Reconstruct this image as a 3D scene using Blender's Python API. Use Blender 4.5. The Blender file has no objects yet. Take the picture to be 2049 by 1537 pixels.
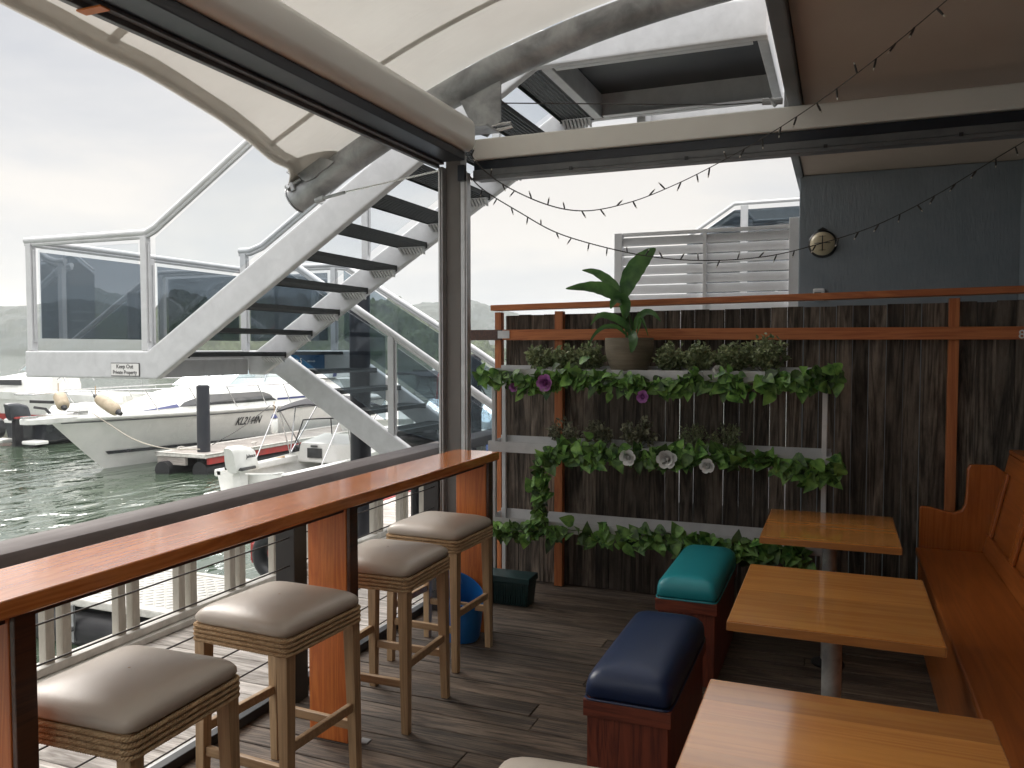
import bpy, bmesh, math, random
from mathutils import Vector, Matrix, noise
R=math.radians; PI=math.pi
rnd=random.Random(7)
sc=bpy.context.scene; col=sc.collection
# ------------------------------------------------------------ camera
F=1630.; H=1.7
YAW=math.atan((1680-1024.5)/F); PIT=math.atan((768.5-698)/F)
cam=bpy.data.objects.new('camera',bpy.data.cameras.new('camera')); col.objects.link(cam)
cam.location=(0,0,H); cam.rotation_euler=(PI/2-PIT,0,YAW)
cam.data.sensor_width=36; cam.data.lens=36*F/2049; cam.data.clip_start=.05; cam.data.clip_end=6000
sc.camera=cam
# ------------------------------------------------------------ sky (overcast) and sun
SUN_EL,SUN_ROT=R(36),R(-64)
w=bpy.data.worlds.new('World'); sc.world=w; w.use_nodes=True
nt=w.node_tree; nt.nodes.clear()
def N(t,ty,**k):
    n=t.nodes.new(ty)
    for a,b in k.items():
        if a in n.inputs: n.inputs[a].default_value=b
        else: setattr(n,a,b)
    return n
sky=N(nt,'ShaderNodeTexSky',sky_type='NISHITA',sun_disc=False,sun_elevation=SUN_EL,sun_rotation=SUN_ROT)
tc=N(nt,'ShaderNodeTexCoord'); mp=N(nt,'ShaderNodeMapping'); mp.inputs['Scale'].default_value=(1,1,3.2)
no=N(nt,'ShaderNodeTexNoise',Scale=1.9,Detail=7,Roughness=.5,Distortion=.25)
cr=N(nt,'ShaderNodeValToRGB'); e=cr.color_ramp.elements
e[0].position=.39; e[0].color=(4.3,4.4,4.65,1); e[1].position=.61; e[1].color=(6.5,6.15,5.75,1)
m1=cr.color_ramp.elements.new(.5); m1.color=(5.3,5.25,5.25,1)
mx=N(nt,'ShaderNodeMix',data_type='RGBA'); mx.inputs[0].default_value=.93
bg=N(nt,'ShaderNodeBackground',Strength=.1); ou=N(nt,'ShaderNodeOutputWorld')
L=nt.links.new
L(tc.outputs['Generated'],mp.inputs[0]); L(mp.outputs[0],no.inputs['Vector']); L(no.outputs[0],cr.inputs[0])
# overcast sky grows brighter towards the zenith
sx=N(nt,'ShaderNodeSeparateXYZ'); L(tc.outputs['Generated'],sx.inputs[0]); mr=N(nt,'ShaderNodeMapRange'); mr.inputs[1].default_value=.37; mr.inputs[2].default_value=.78; mr.inputs[3].default_value=1.; mr.inputs[4].default_value=5.4; L(sx.outputs[2],mr.inputs[0])
vs_=N(nt,'ShaderNodeVectorMath',operation='SCALE'); L(cr.outputs[0],vs_.inputs[0]); L(mr.outputs[0],vs_.inputs[3])
L(sky.outputs[0],mx.inputs[6]); L(vs_.outputs[0],mx.inputs[7]); L(mx.outputs[2],bg.inputs[0]); L(bg.outputs[0],ou.inputs[0])
sl=bpy.data.lights.new('sun','SUN'); sl.energy=1.5; sl.angle=R(24); sl.color=(1,.95,.88)
so=bpy.data.objects.new('sun',sl); col.objects.link(so)
so.rotation_euler=(PI/2-SUN_EL,0,PI-SUN_ROT)     # high over the water, ahead and to the left
sc.view_settings.view_transform='Standard'; sc.view_settings.look='None'
sc.view_settings.exposure=.45; sc.view_settings.gamma=1; sc.view_settings.use_curve_mapping=False
sc.cycles.max_bounces=9; sc.cycles.transparent_max_bounces=16; sc.cycles.volume_bounces=1
# ------------------------------------------------------------ pixel helpers (photo pixels -> points on real planes)
_cy,_sy,_cp,_sp=math.cos(YAW),math.sin(YAW),math.cos(PIT),math.sin(PIT)
FW=Vector((-_sy*_cp,_cy*_cp,-_sp)); RT=Vector((_cy,_sy,0)); UP=Vector((-_sy*_sp,_cy*_sp,_cp)); CAM=Vector((0,0,H))
def ray(px,py): return FW+RT*((px-1024.5)/F)+UP*((768.5-py)/F)
def pz(px,py,z): r=ray(px,py); return CAM+r*((z-H)/r.z)
def pY(px,py,Y): r=ray(px,py); return CAM+r*(Y/r.y)
def pX(px,py,X): r=ray(px,py); return CAM+r*(X/r.x)
def pd(px,py,d): return CAM+ray(px,py)*d
# ------------------------------------------------------------ materials
def mat(name,c,rough=.6,metal=0,bump=0,bscale=60,var=0,vscale=6,stretch=(1,1,1),c2=None,spec=None,coat=0,island=0,detail=4,bstretch=None,lo=.35,hi=.65):
    m=bpy.data.materials.new(name); m.use_nodes=True; t=m.node_tree; b=t.nodes['Principled BSDF']; l=t.links.new
    b.inputs['Roughness'].default_value=rough; b.inputs['Metallic'].default_value=metal
    if spec is not None: b.inputs['Specular IOR Level'].default_value=spec
    if coat: b.inputs['Coat Weight'].default_value=coat; b.inputs['Coat Roughness'].default_value=.12
    tcn=N(t,'ShaderNodeTexCoord')
    c=tuple(c)+(1,); b.inputs['Base Color'].default_value=c
    out=None
    if var or c2:
        mpn=N(t,'ShaderNodeMapping'); mpn.inputs['Scale'].default_value=stretch; l(tcn.outputs['Object'],mpn.inputs[0])
        n=N(t,'ShaderNodeTexNoise',Scale=vscale,Detail=detail,Roughness=.6,Distortion=.4); l(mpn.outputs[0],n.inputs['Vector'])
        if island:
            g=N(t,'ShaderNodeNewGeometry'); ad=N(t,'ShaderNodeVectorMath',operation='ADD'); sc_=N(t,'ShaderNodeVectorMath',operation='SCALE'); sc_.inputs[3].default_value=37
            cmb=N(t,'ShaderNodeCombineXYZ'); l(g.outputs['Random Per Island'],cmb.inputs[0]); l(g.outputs['Random Per Island'],cmb.inputs[2]); l(cmb.outputs[0],sc_.inputs[0]); l(mpn.outputs[0],ad.inputs[0]); l(sc_.outputs[0],ad.inputs[1]); l(ad.outputs[0],n.inputs['Vector'])
        r=N(t,'ShaderNodeValToRGB'); a0,a1=r.color_ramp.elements
        cc2=tuple(c2)+(1,) if c2 else tuple(v*(1-var) for v in c[:3])+(1,)
        a0.position=lo; a0.color=cc2; a1.position=hi; a1.color=c
        l(n.outputs[0],r.inputs[0]); out=r.outputs[0]
        if island:
            mr=N(t,'ShaderNodeMapRange'); mr.inputs[3].default_value=1-island; mr.inputs[4].default_value=1+island
            g2=N(t,'ShaderNodeNewGeometry'); l(g2.outputs['Random Per Island'],mr.inputs[0])
            sm=N(t,'ShaderNodeVectorMath',operation='SCALE'); l(out,sm.inputs[0]); l(mr.outputs[0],sm.inputs[3]); out=sm.outputs[0]
        l(out,b.inputs['Base Color'])
        rr=N(t,'ShaderNodeMapRange'); rr.inputs[3].default_value=min(1,rough*1.25); rr.inputs[4].default_value=rough*.85; l(n.outputs[0],rr.inputs[0]); l(rr.outputs[0],b.inputs['Roughness'])
    if bump:
        mb_=N(t,'ShaderNodeMapping'); mb_.inputs['Scale'].default_value=bstretch or stretch; l(tcn.outputs['Object'],mb_.inputs[0])
        n2=N(t,'ShaderNodeTexNoise',Scale=bscale,Detail=5,Roughness=.6); l(mb_.outputs[0],n2.inputs['Vector'])
        bp=N(t,'ShaderNodeBump',Strength=bump,Distance=.01); l(n2.outputs[0],bp.inputs['Height']); l(bp.outputs[0],b.inputs['Normal'])
    return m
def wood(name,c,c2,axis,rough=.4,coat=0,bump=.12,scale=1.,island=0,spec=None,blot=0):
    """fine grain lines running along one axis, plus broad figure"""
    m=bpy.data.materials.new(name); m.use_nodes=True; t=m.node_tree; b=t.nodes['Principled BSDF']; l=t.links.new
    b.inputs['Roughness'].default_value=rough
    if spec is not None: b.inputs['Specular IOR Level'].default_value=spec
    if coat: b.inputs['Coat Weight'].default_value=coat; b.inputs['Coat Roughness'].default_value=.1; b.inputs['Coat IOR'].default_value=1.65 if coat>.5 else 1.5
    tcn=N(t,'ShaderNodeTexCoord'); s=[14*scale]*3; s[axis]=.9*scale
    mp=N(t,'ShaderNodeMapping'); mp.inputs['Scale'].default_value=s
    g=N(t,'ShaderNodeNewGeometry'); cmb=N(t,'ShaderNodeCombineXYZ'); sk=N(t,'ShaderNodeVectorMath',operation='SCALE'); sk.inputs[3].default_value=19
    for i in range(3): l(g.outputs['Random Per Island'],cmb.inputs[i])
    l(cmb.outputs[0],sk.inputs[0]); l(sk.outputs[0],mp.inputs['Location']); l(tcn.outputs['Object'],mp.inputs[0])
    n1=N(t,'ShaderNodeTexNoise',Scale=1.1,Detail=3,Distortion=1.2); n2=N(t,'ShaderNodeTexNoise',Scale=7,Detail=6,Roughness=.65,Distortion=.3)
    l(mp.outputs[0],n1.inputs['Vector']); l(mp.outputs[0],n2.inputs['Vector'])
    mm=N(t,'ShaderNodeMath',operation='MULTIPLY'); mm.inputs[1].default_value=5; l(n1.outputs[0],mm.inputs[0])
    fr=N(t,'ShaderNodeMath',operation='PINGPONG'); fr.inputs[1].default_value=.5; l(mm.outputs[0],fr.inputs[0])
    ad=N(t,'ShaderNodeMath',operation='ADD'); l(fr.outputs[0],ad.inputs[0]); l(n2.outputs[0],ad.inputs[1])
    r=N(t,'ShaderNodeValToRGB'); a0,a1=r.color_ramp.elements; a0.position=.45; a0.color=tuple(c2)+(1,); a1.position=1.; a1.color=tuple(c)+(1,)
    l(ad.outputs[0],r.inputs[0]); out=r.outputs[0]
    if island:
        mr=N(t,'ShaderNodeMapRange'); mr.inputs[3].default_value=1-island; mr.inputs[4].default_value=1+island; l(g.outputs['Random Per Island'],mr.inputs[0])
        sm=N(t,'ShaderNodeVectorMath',operation='SCALE'); l(out,sm.inputs[0]); l(mr.outputs[0],sm.inputs[3]); out=sm.outputs[0]
    if blot:
        mpb=N(t,'ShaderNodeMapping'); sb=[4.5]*3; sb[axis]=1.3; mpb.inputs['Scale'].default_value=sb; l(cmb.outputs[0],mpb.inputs['Location']); l(tcn.outputs['Object'],mpb.inputs[0])
        nb=N(t,'ShaderNodeTexNoise',Scale=1.6,Detail=7,Roughness=.7); l(mpb.outputs[0],nb.inputs['Vector'])
        rb=N(t,'ShaderNodeMapRange'); rb.inputs[1].default_value=.35; rb.inputs[2].default_value=.65; rb.inputs[3].default_value=1-blot; rb.inputs[4].default_value=1+blot; l(nb.outputs[0],rb.inputs[0])
        sv=N(t,'ShaderNodeVectorMath',operation='SCALE'); l(out,sv.inputs[0]); l(rb.outputs[0],sv.inputs[3]); out=sv.outputs[0]
    l(out,b.inputs['Base Color'])
    bp=N(t,'ShaderNodeBump',Strength=bump,Distance=.004); l(n2.outputs[0],bp.inputs['Height']); l(bp.outputs[0],b.inputs['Normal'])
    if coat: l(bp.outputs[0],b.inputs['Normal'])
    return m
M={}
M['galv']=mat('galvanised_steel',(.60,.605,.61),.5,.2,bump=.05,bscale=30,c2=(.53,.535,.54),vscale=9,detail=8)
M['galvd']=mat('dull_galvanised_pipe',(.44,.45,.455),.4,.4,bump=.06,bscale=25,c2=(.2,.205,.21),vscale=4,detail=7)
M['alu']=mat('aluminium',(.52,.52,.52),.35,.6,c2=(.42,.42,.42),vscale=8)
M['postpaint']=mat('brown_grey_painted_steel',(.155,.145,.135),.4,c2=(.13,.12,.11),vscale=3)
M['cream']=mat('cream_powder_coat',(.74,.73,.69),.3,c2=(.69,.68,.64),vscale=2)
M['darkch']=mat('navy_black_channel',(.008,.012,.02),.35,c2=(.014,.018,.028),vscale=4)
M['chgrey']=mat('grey_track',(.13,.135,.14),.4,c2=(.09,.095,.1),vscale=6)
M['barwood_y']=wood('varnished_orange_timber_along',(.80,.28,.075),(.62,.175,.04),1,.25,coat=1,bump=.05,blot=.16)
M['barwood_z']=wood('orange_timber_upright',(.68,.215,.05),(.52,.13,.028),2,.4,bump=.1,blot=.12)
M['bardark']=wood('dark_brown_timber',(.085,.028,.012),(.045,.014,.007),1,.3,bump=.05)
M['fir_x']=wood('cedar_framing_across',(.52,.175,.055),(.36,.10,.03),0,.55,bump=.12)
M['fir_z']=wood('cedar_framing_upright',(.52,.18,.058),(.38,.11,.033),2,.55,bump=.12)
M['board']=wood('weathered_fence_board',(.165,.135,.108),(.034,.027,.021),2,.85,bump=1,island=.45,scale=.7,blot=.55)
M['deck']=wood('worn_deck_board',(.155,.116,.085),(.038,.027,.02),0,.62,bump=1,island=.3,blot=.4)
M['walk']=wood('silvered_deck_board',(.56,.52,.48),(.28,.25,.22),0,.8,bump=1,island=.15,blot=.25)
M['dock']=wood('grey_dock_board',(.38,.35,.32),(.22,.19,.17),0,.8,bump=.5,island=.15)
M['capr']=mat('brown_grey_cap_rail',(.115,.095,.09),.6,c2=(.09,.073,.068),vscale=4,stretch=(4,.6,4))
M['bal']=mat('weathered_cream_baluster',(.50,.47,.41),.6,c2=(.36,.33,.28),vscale=14,stretch=(1,1,.2))
M['white']=mat('white_timber_rail',(.68,.66,.61),.55,c2=(.5,.48,.44),vscale=9)
M['darkpost']=mat('dark_brown_painted_post',(.03,.027,.026),.45,c2=(.02,.018,.018),vscale=3)
M['tread']=mat('dark_steel_tread',(.026,.03,.03),.5,c2=(.05,.055,.055),vscale=12)
M['black']=mat('black_plastic',(.012,.012,.014),.4,c2=(.022,.022,.024),vscale=5)
M['pile']=mat('black_pile_sleeve',(.012,.014,.022),.4,c2=(.022,.024,.03),vscale=3,stretch=(1,1,.3))
M['tabletop']=wood('varnished_table_timber',(.66,.28,.06),(.56,.21,.042),0,.25,coat=1,bump=.008,scale=.45,island=.2,blot=.08)
M['tableedge']=wood('varnished_table_edge',(.46,.19,.05),(.38,.15,.04),0,.3,coat=.3,bump=.02)
M['ped']=mat('brushed_pedestal',(.5,.5,.47),.4,.4,c2=(.25,.25,.24),vscale=8)
M['pew']=wood('honey_orange_pew_timber',(.36,.105,.018),(.27,.07,.011),1,.3,coat=.3,bump=.02,scale=.6)
M['pewz']=wood('honey_orange_pew_timber_upright',(.39,.115,.02),(.29,.075,.012),2,.25,coat=.4,bump=.02)
M['navy']=mat('navy_vinyl',(.006,.018,.062),.3,bump=.15,bscale=260,c2=(.008,.022,.07),vscale=3)
M['teal']=mat('turquoise_vinyl',(.015,.27,.31),.32,bump=.15,bscale=260,c2=(.016,.25,.29),vscale=3)
M['redwood']=wood('red_brown_base_timber',(.20,.045,.02),(.09,.017,.009),0,.5,bump=.15)
M['redwoodz']=wood('red_brown_base_timber_upright',(.20,.045,.02),(.09,.017,.009),2,.5,bump=.15)
M['leather']=mat('taupe_vinyl',(.54,.475,.405),.3,bump=.12,bscale=300,c2=(.50,.44,.37),vscale=3)
M['rope']=mat('natural_rope',(.58,.41,.24),.8,bump=.3,bscale=160,c2=(.46,.31,.17),vscale=40)
M['oak']=wood('pale_oak',(.50,.34,.19),(.36,.235,.125),2,.5,bump=.08)
M['oakx']=wood('pale_oak_rail',(.44,.29,.16),(.31,.195,.10),0,.5,bump=.08)
M['bluegrey']=mat('blue_grey_render',(.27,.30,.335),.75,bump=.5,bscale=22,c2=(.235,.27,.30),vscale=4,bstretch=(3,3,.5))
M['soffit']=mat('beige_soffit_paint',(.52,.43,.355),.8,c2=(.49,.40,.33),vscale=2)
M['fascia']=mat('grey_fascia_paint',(.17,.175,.18),.5,c2=(.14,.145,.15),vscale=3)
M['louv']=mat('off_white_slat_paint',(.78,.78,.79),.4,c2=(.70,.70,.71),vscale=5)
M['boat']=mat('white_gelcoat',(.82,.82,.79),.22,c2=(.66,.66,.62),vscale=1.2)
M['boatg']=mat('off_white_gelcoat',(.78,.77,.73),.25,c2=(.68,.68,.64),vscale=1.5)
M['boatdark']=mat('black_hull_gelcoat',(.012,.014,.018),.2,c2=(.02,.022,.026),vscale=2)
M['boatwin']=mat('smoked_boat_window',(.035,.037,.038),.12,c2=(.055,.055,.055),vscale=2)
M['navystripe']=mat('navy_stripe',(.03,.04,.15),.3,c2=(.04,.05,.17),vscale=4)
M['redstripe']=mat('red_paint',(.42,.035,.03),.5,c2=(.30,.05,.045),vscale=5)
M['steel']=mat('polished_steel',(.62,.62,.62),.2,.9,c2=(.5,.5,.5),vscale=8)
M['canvas']=mat('charcoal_canvas',(.035,.035,.04),.8,c2=(.05,.05,.055),vscale=8)
M['tarp']=mat('blue_tarpaulin',(.01,.05,.20),.5,bump=.6,bscale=5,c2=(.008,.035,.14),vscale=4)
M['fender']=mat('beige_fender',(.46,.38,.27),.6,c2=(.36,.29,.20),vscale=9)
M['bluebin']=mat('bright_blue_plastic',(.01,.17,.55),.35,c2=(.01,.15,.48),vscale=3)
M['green']=mat('dark_green_plastic',(.007,.04,.042),.45,c2=(.005,.03,.032),vscale=4)
M['pot']=mat('ribbed_stone_pot',(.20,.17,.12),.6,bump=.5,bscale=40,bstretch=(.2,.2,6),c2=(.13,.11,.075),vscale=7,stretch=(.4,.4,6))
M['signblue']=mat('blue_sign_face',(.01,.11,.26),.4,c2=(.01,.10,.24),vscale=3)
M['signwhite']=mat('white_sign_face',(.74,.73,.71),.4,c2=(.68,.67,.65),vscale=4)
M['ink']=mat('black_lettering',(.02,.02,.022),.5,c2=(.03,.03,.03),vscale=9)
M['whiteink']=mat('white_lettering',(.75,.76,.76),.5,c2=(.7,.7,.7),vscale=9)
M['bulkglass']=mat('cream_lamp_glass',(.55,.47,.32),.3,c2=(.46,.39,.26),vscale=9)
M['wire']=mat('dark_wire',(.02,.016,.014),.5,c2=(.03,.025,.02),vscale=20)
M['bulbtip']=mat('clear_bulb_tip',(.7,.66,.6),.15,c2=(.6,.56,.5),vscale=20)
M['plate']=mat('white_tread_plate',(.55,.54,.5),.5,c2=(.42,.41,.38),vscale=6)
M['petalp']=mat('lilac_petal',(.55,.24,.55),.6,c2=(.42,.15,.44),vscale=30)
M['petalw']=mat('white_petal',(.85,.85,.83),.6,c2=(.72,.72,.70),vscale=30)
M['paleline']=mat('pale_mooring_line',(.55,.50,.42),.8,c2=(.42,.38,.31),vscale=30)
M['orange']=mat('orange_plastic',(.6,.18,.03),.5,c2=(.5,.14,.02),vscale=8)
def leafmat(name,c,c2,trans=.35,rough=.45,vs=25,isl=.3):
    m=mat(name,c,rough,c2=c2,vscale=vs,island=isl); t=m.node_tree; b=t.nodes['Principled BSDF']; o=t.nodes['Material Output']
    tr=N(t,'ShaderNodeBsdfTranslucent'); ms=N(t,'ShaderNodeMixShader'); ms.inputs[0].default_value=trans
    src=b.inputs['Base Color'].links[0].from_socket; t.links.new(src,tr.inputs[0])
    t.links.new(b.outputs[0],ms.inputs[1]); t.links.new(tr.outputs[0],ms.inputs[2]); t.links.new(ms.outputs[0],o.inputs[0]); return m
M['ivy']=leafmat('ivy_leaf',(.22,.40,.09),(.02,.085,.018),.25,vs=14,isl=.75)
M['bush']=leafmat('small_bush_leaf',(.38,.42,.22),(.09,.14,.06),.3)
M['bushd']=leafmat('dusky_bush_leaf',(.34,.34,.22),(.10,.11,.07),.25)
M['lily']=leafmat('broad_leaf',(.085,.19,.05),(.03,.085,.025),.45,.4,9)
def sailmat():
    m=bpy.data.materials.new('translucent_membrane'); m.use_nodes=True; t=m.node_tree; b=t.nodes['Principled BSDF']; o=t.nodes['Material Output']
    tcn=N(t,'ShaderNodeTexCoord'); n=N(t,'ShaderNodeTexNoise',Scale=1.3,Detail=5); t.links.new(tcn.outputs['Object'],n.inputs['Vector'])
    r=N(t,'ShaderNodeValToRGB'); r.color_ramp.elements[0].position=.3; r.color_ramp.elements[0].color=(.53,.51,.47,1); r.color_ramp.elements[1].position=.7; r.color_ramp.elements[1].color=(.60,.58,.535,1)
    t.links.new(n.outputs[0],r.inputs[0]); t.links.new(r.outputs[0],b.inputs['Base Color']); b.inputs['Roughness'].default_value=.6
    mw=N(t,'ShaderNodeMapping'); mw.inputs['Scale'].default_value=(.6,3.5,1); mw.inputs['Rotation'].default_value=(0,0,.5); t.links.new(tcn.outputs['Object'],mw.inputs[0]); nw=N(t,'ShaderNodeTexNoise',Scale=1.6,Detail=3); t.links.new(mw.outputs[0],nw.inputs['Vector']); bw=N(t,'ShaderNodeBump',Strength=.35,Distance=.06); t.links.new(nw.outputs[0],bw.inputs['Height']); t.links.new(bw.outputs[0],b.inputs['Normal'])
    tr=N(t,'ShaderNodeBsdfTranslucent'); t.links.new(r.outputs[0],tr.inputs[0]); ms=N(t,'ShaderNodeMixShader'); ms.inputs[0].default_value=.27
    t.links.new(b.outputs[0],ms.inputs[1]); t.links.new(tr.outputs[0],ms.inputs[2]); t.links.new(ms.outputs[0],o.inputs[0]); return m
M['sail']=sailmat()
def glassmat(name,tint,refl,tr2=None):
    m=bpy.data.materials.new(name); m.use_nodes=True; t=m.node_tree; t.nodes.clear(); o=N(t,'ShaderNodeOutputMaterial')
    a=N(t,'ShaderNodeBsdfTransparent'); a.inputs[0].default_value=tuple(tint)+(1,)
    g=N(t,'ShaderNodeBsdfGlossy'); g.inputs['Roughness'].default_value=.01; g.inputs[0].default_value=(.9,.94,1,1)
    lw=N(t,'ShaderNodeLayerWeight',Blend=.5); pw=N(t,'ShaderNodeMath',operation='POWER'); pw.inputs[1].default_value=4.5; t.links.new(lw.outputs['Facing'],pw.inputs[0])
    ad=N(t,'ShaderNodeMath',operation='ADD',use_clamp=True); ad.inputs[1].default_value=refl
    ms=N(t,'ShaderNodeMixShader'); t.links.new(pw.outputs[0],ad.inputs[0]); t.links.new(ad.outputs[0],ms.inputs[0])
    t.links.new(a.outputs[0],ms.inputs[1]); t.links.new(g.outputs[0],ms.inputs[2]); t.links.new(ms.outputs[0],o.inputs[0]); return m
M['glass']=glassmat('dark_tinted_balustrade_glass',(.37,.41,.44),.20)
M['glassc']=glassmat('clear_balustrade_glass',(.93,.945,.955),.012)
M['glassm']=glassmat('grey_tinted_balustrade_glass',(.60,.65,.68),.04)
M['glassb']=glassmat('clear_boat_screen',(.82,.86,.87),.06)
# ------------------------------------------------------------ mesh builder
class MB:
    def __init__(s): s.v=[]; s.f=[]
    def add(s,vs,fs):
        o=len(s.v); s.v+= [Vector(v) for v in vs]; s.f+=[[i+o for i in f] for f in fs]; return s
    def box(s,x0,x1,y0,y1,z0,z1):
        return s.add([(x0,y0,z0),(x1,y0,z0),(x1,y1,z0),(x0,y1,z0),(x0,y0,z1),(x1,y0,z1),(x1,y1,z1),(x0,y1,z1)],
            [(3,2,1,0),(4,5,6,7),(0,1,5,4),(1,2,6,5),(2,3,7,6),(3,0,4,7)])
    def beam(s,p0,p1,wd,ht,up=(0,0,1)):
        p0=Vector(p0);p1=Vector(p1); d=(p1-p0).normalized(); up=Vector(up); sd=d.cross(up).normalized()*wd/2; u=sd.cross(d).normalized()*ht/2
        vs=[p0-sd-u,p0+sd-u,p0+sd+u,p0-sd+u,p1-sd-u,p1+sd-u,p1+sd+u,p1-sd+u]
        return s.add(vs,[(0,1,2,3),(7,6,5,4),(1,0,4,5),(2,1,5,6),(3,2,6,7),(0,3,7,4)])
    def tube(s,pts,r,n=8,cap=True,closed=False):
        pts=[Vector(p) for p in pts]; k=len(pts); rs=r if isinstance(r,(list,tuple)) else [r]*k
        up=None; vs=[]
        for i,p in enumerate(pts):
            a=pts[(i-1)%k] if (i or closed) else p; b=pts[(i+1)%k] if (i<k-1 or closed) else p
            d=(b-a).normalized()
            if up is None: up=Vector((0,0,1)) if abs(d.z)<.9 else Vector((1,0,0))
            sd=d.cross(up).normalized(); up=sd.cross(d).normalized()
            for j in range(n):
                t=2*PI*j/n; vs.append(p+(sd*math.cos(t)+up*math.sin(t))*rs[i])
        fs=[]
        for i in range(k if closed else k-1):
            for j in range(n):
                a=i*n+j; b=i*n+(j+1)%n; c=((i+1)%k)*n+(j+1)%n; d_=((i+1)%k)*n+j; fs.append((a,b,c,d_))
        if cap and not closed: fs.append(tuple(range(n))[::-1]); fs.append(tuple((k-1)*n+j for j in range(n)))
        return s.add(vs,fs)
    def prism(s,poly,off):
        """polygon (3D points) extruded by vector"""
        n=len(poly); off=Vector(off); poly=[Vector(p) for p in poly]
        return s.add(poly+[p+off for p in poly],[tuple(range(n))[::-1],tuple(range(n,2*n))]+[(i,(i+1)%n,n+(i+1)%n,n+i) for i in range(n)])
    def loft(s,rings,closed=True,cap=True):
        n=len(rings[0]); vs=[p for r in rings for p in r]; fs=[]
        for i in range(len(rings)-1):
            for j in range(n if closed else n-1): fs.append((i*n+j,i*n+(j+1)%n,(i+1)*n+(j+1)%n,(i+1)*n+j))
        if cap and closed: fs.append(tuple(range(n))[::-1]); fs.append(tuple((len(rings)-1)*n+j for j in range(n)))
        return s.add(vs,fs)
    def lathe(s,prof,c=(0,0,0),n=24,sx=1,sy=1):
        c=Vector(c); return s.loft([[c+Vector((r*sx*math.cos(2*PI*j/n),r*sy*math.sin(2*PI*j/n),z)) for j in range(n)] for r,z in prof])
    def grid(s,fn,nu,nv):
        return s.add([fn(i/nu,j/nv) for i in range(nu+1) for j in range(nv+1)],[(i*(nv+1)+j,(i+1)*(nv+1)+j,(i+1)*(nv+1)+j+1,i*(nv+1)+j+1) for i in range(nu) for j in range(nv)])
    def xf(s,mtx): s.v=[mtx@v for v in s.v]; return s
    def build(s,name,m,root=None,bevel=0,smooth=False,world=True,solid=0,seg=2):
        me=bpy.data.meshes.new(name); off=Vector((0,0,0))
        if root is not None and world:
            r=root
            while r.parent: r=r.parent
            off=r.location
        me.from_pydata([v-off for v in s.v],[],s.f); me.validate()
        bm=bmesh.new(); bm.from_mesh(me); bmesh.ops.remove_doubles(bm,verts=bm.verts,dist=1e-5)
        if not solid: bmesh.ops.recalc_face_normals(bm,faces=bm.faces)
        if bevel:
            ed=[e_ for e_ in bm.edges if len(e_.link_faces)==2 and e_.calc_face_angle(0)>R(32)]
            bmesh.ops.bevel(bm,geom=ed,offset=bevel,segments=seg,profile=.6,affect='EDGES',clamp_overlap=True)
        if solid: bmesh.ops.solidify(bm,geom=bm.faces[:],thickness=solid)
        bm.to_mesh(me); bm.free(); me.materials.append(m)
        me.shade_smooth() if smooth else me.shade_flat()
        if smooth:
            try: me.set_sharp_from_angle(angle=R(40 if smooth is True else smooth))
            except Exception: pass
        o=bpy.data.objects.new(name,me); col.objects.link(o)
        if root is not None: o.parent=root
        return o
def tag(o,label=None,cat=None,group=None,kind=None):
    for k,v in (('label',label),('category',cat),('group',group),('kind',kind)):
        if v: o[k]=v
    return o
def thing(name,label,cat,loc=(0,0,0),rz=0,group=None):
    o=bpy.data.objects.new(name,None); col.objects.link(o); o.empty_display_size=.1
    o.location=loc; o.rotation_euler=(0,0,rz); return tag(o,label,cat,group)
def dup(root,loc,rz=0,label=None,scale=None):
    def rec(o,par):
        c=o.copy(); col.objects.link(c); c.parent=par
        for ch in o.children: rec(ch,c)
        return c
    r=rec(root,None); r.location=loc; r.rotation_euler=(0,0,rz)
    if label: r['label']=label
    if scale: r.scale=scale
    return r
_tx={}
def text_part(s,size,org,xa,ya,m,root,name='lettering',depth=.002,align='CENTER',world=True,squash=1):
    cu=bpy.data.curves.new('t','FONT'); cu.body=s; cu.size=size; cu.extrude=depth; cu.align_x=align; cu.align_y='CENTER'; cu.resolution_u=3; cu.offset=size*.012
    o=bpy.data.objects.new('t',cu); col.objects.link(o); dg=bpy.context.evaluated_depsgraph_get(); dg.update()
    me=bpy.data.meshes.new_from_object(o.evaluated_get(dg)); bpy.data.objects.remove(o)
    xa=Vector(xa).normalized(); ya=Vector(ya).normalized(); na=xa.cross(ya)
    mb=MB(); mb.add([Vector(org)+xa*v.co.x*squash+ya*v.co.y+na*v.co.z for v in me.vertices],[tuple(p.vertices) for p in me.polygons])
    return mb.build(name,m,root,world=world)
def st(o): o['kind']='structure'; return o
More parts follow.
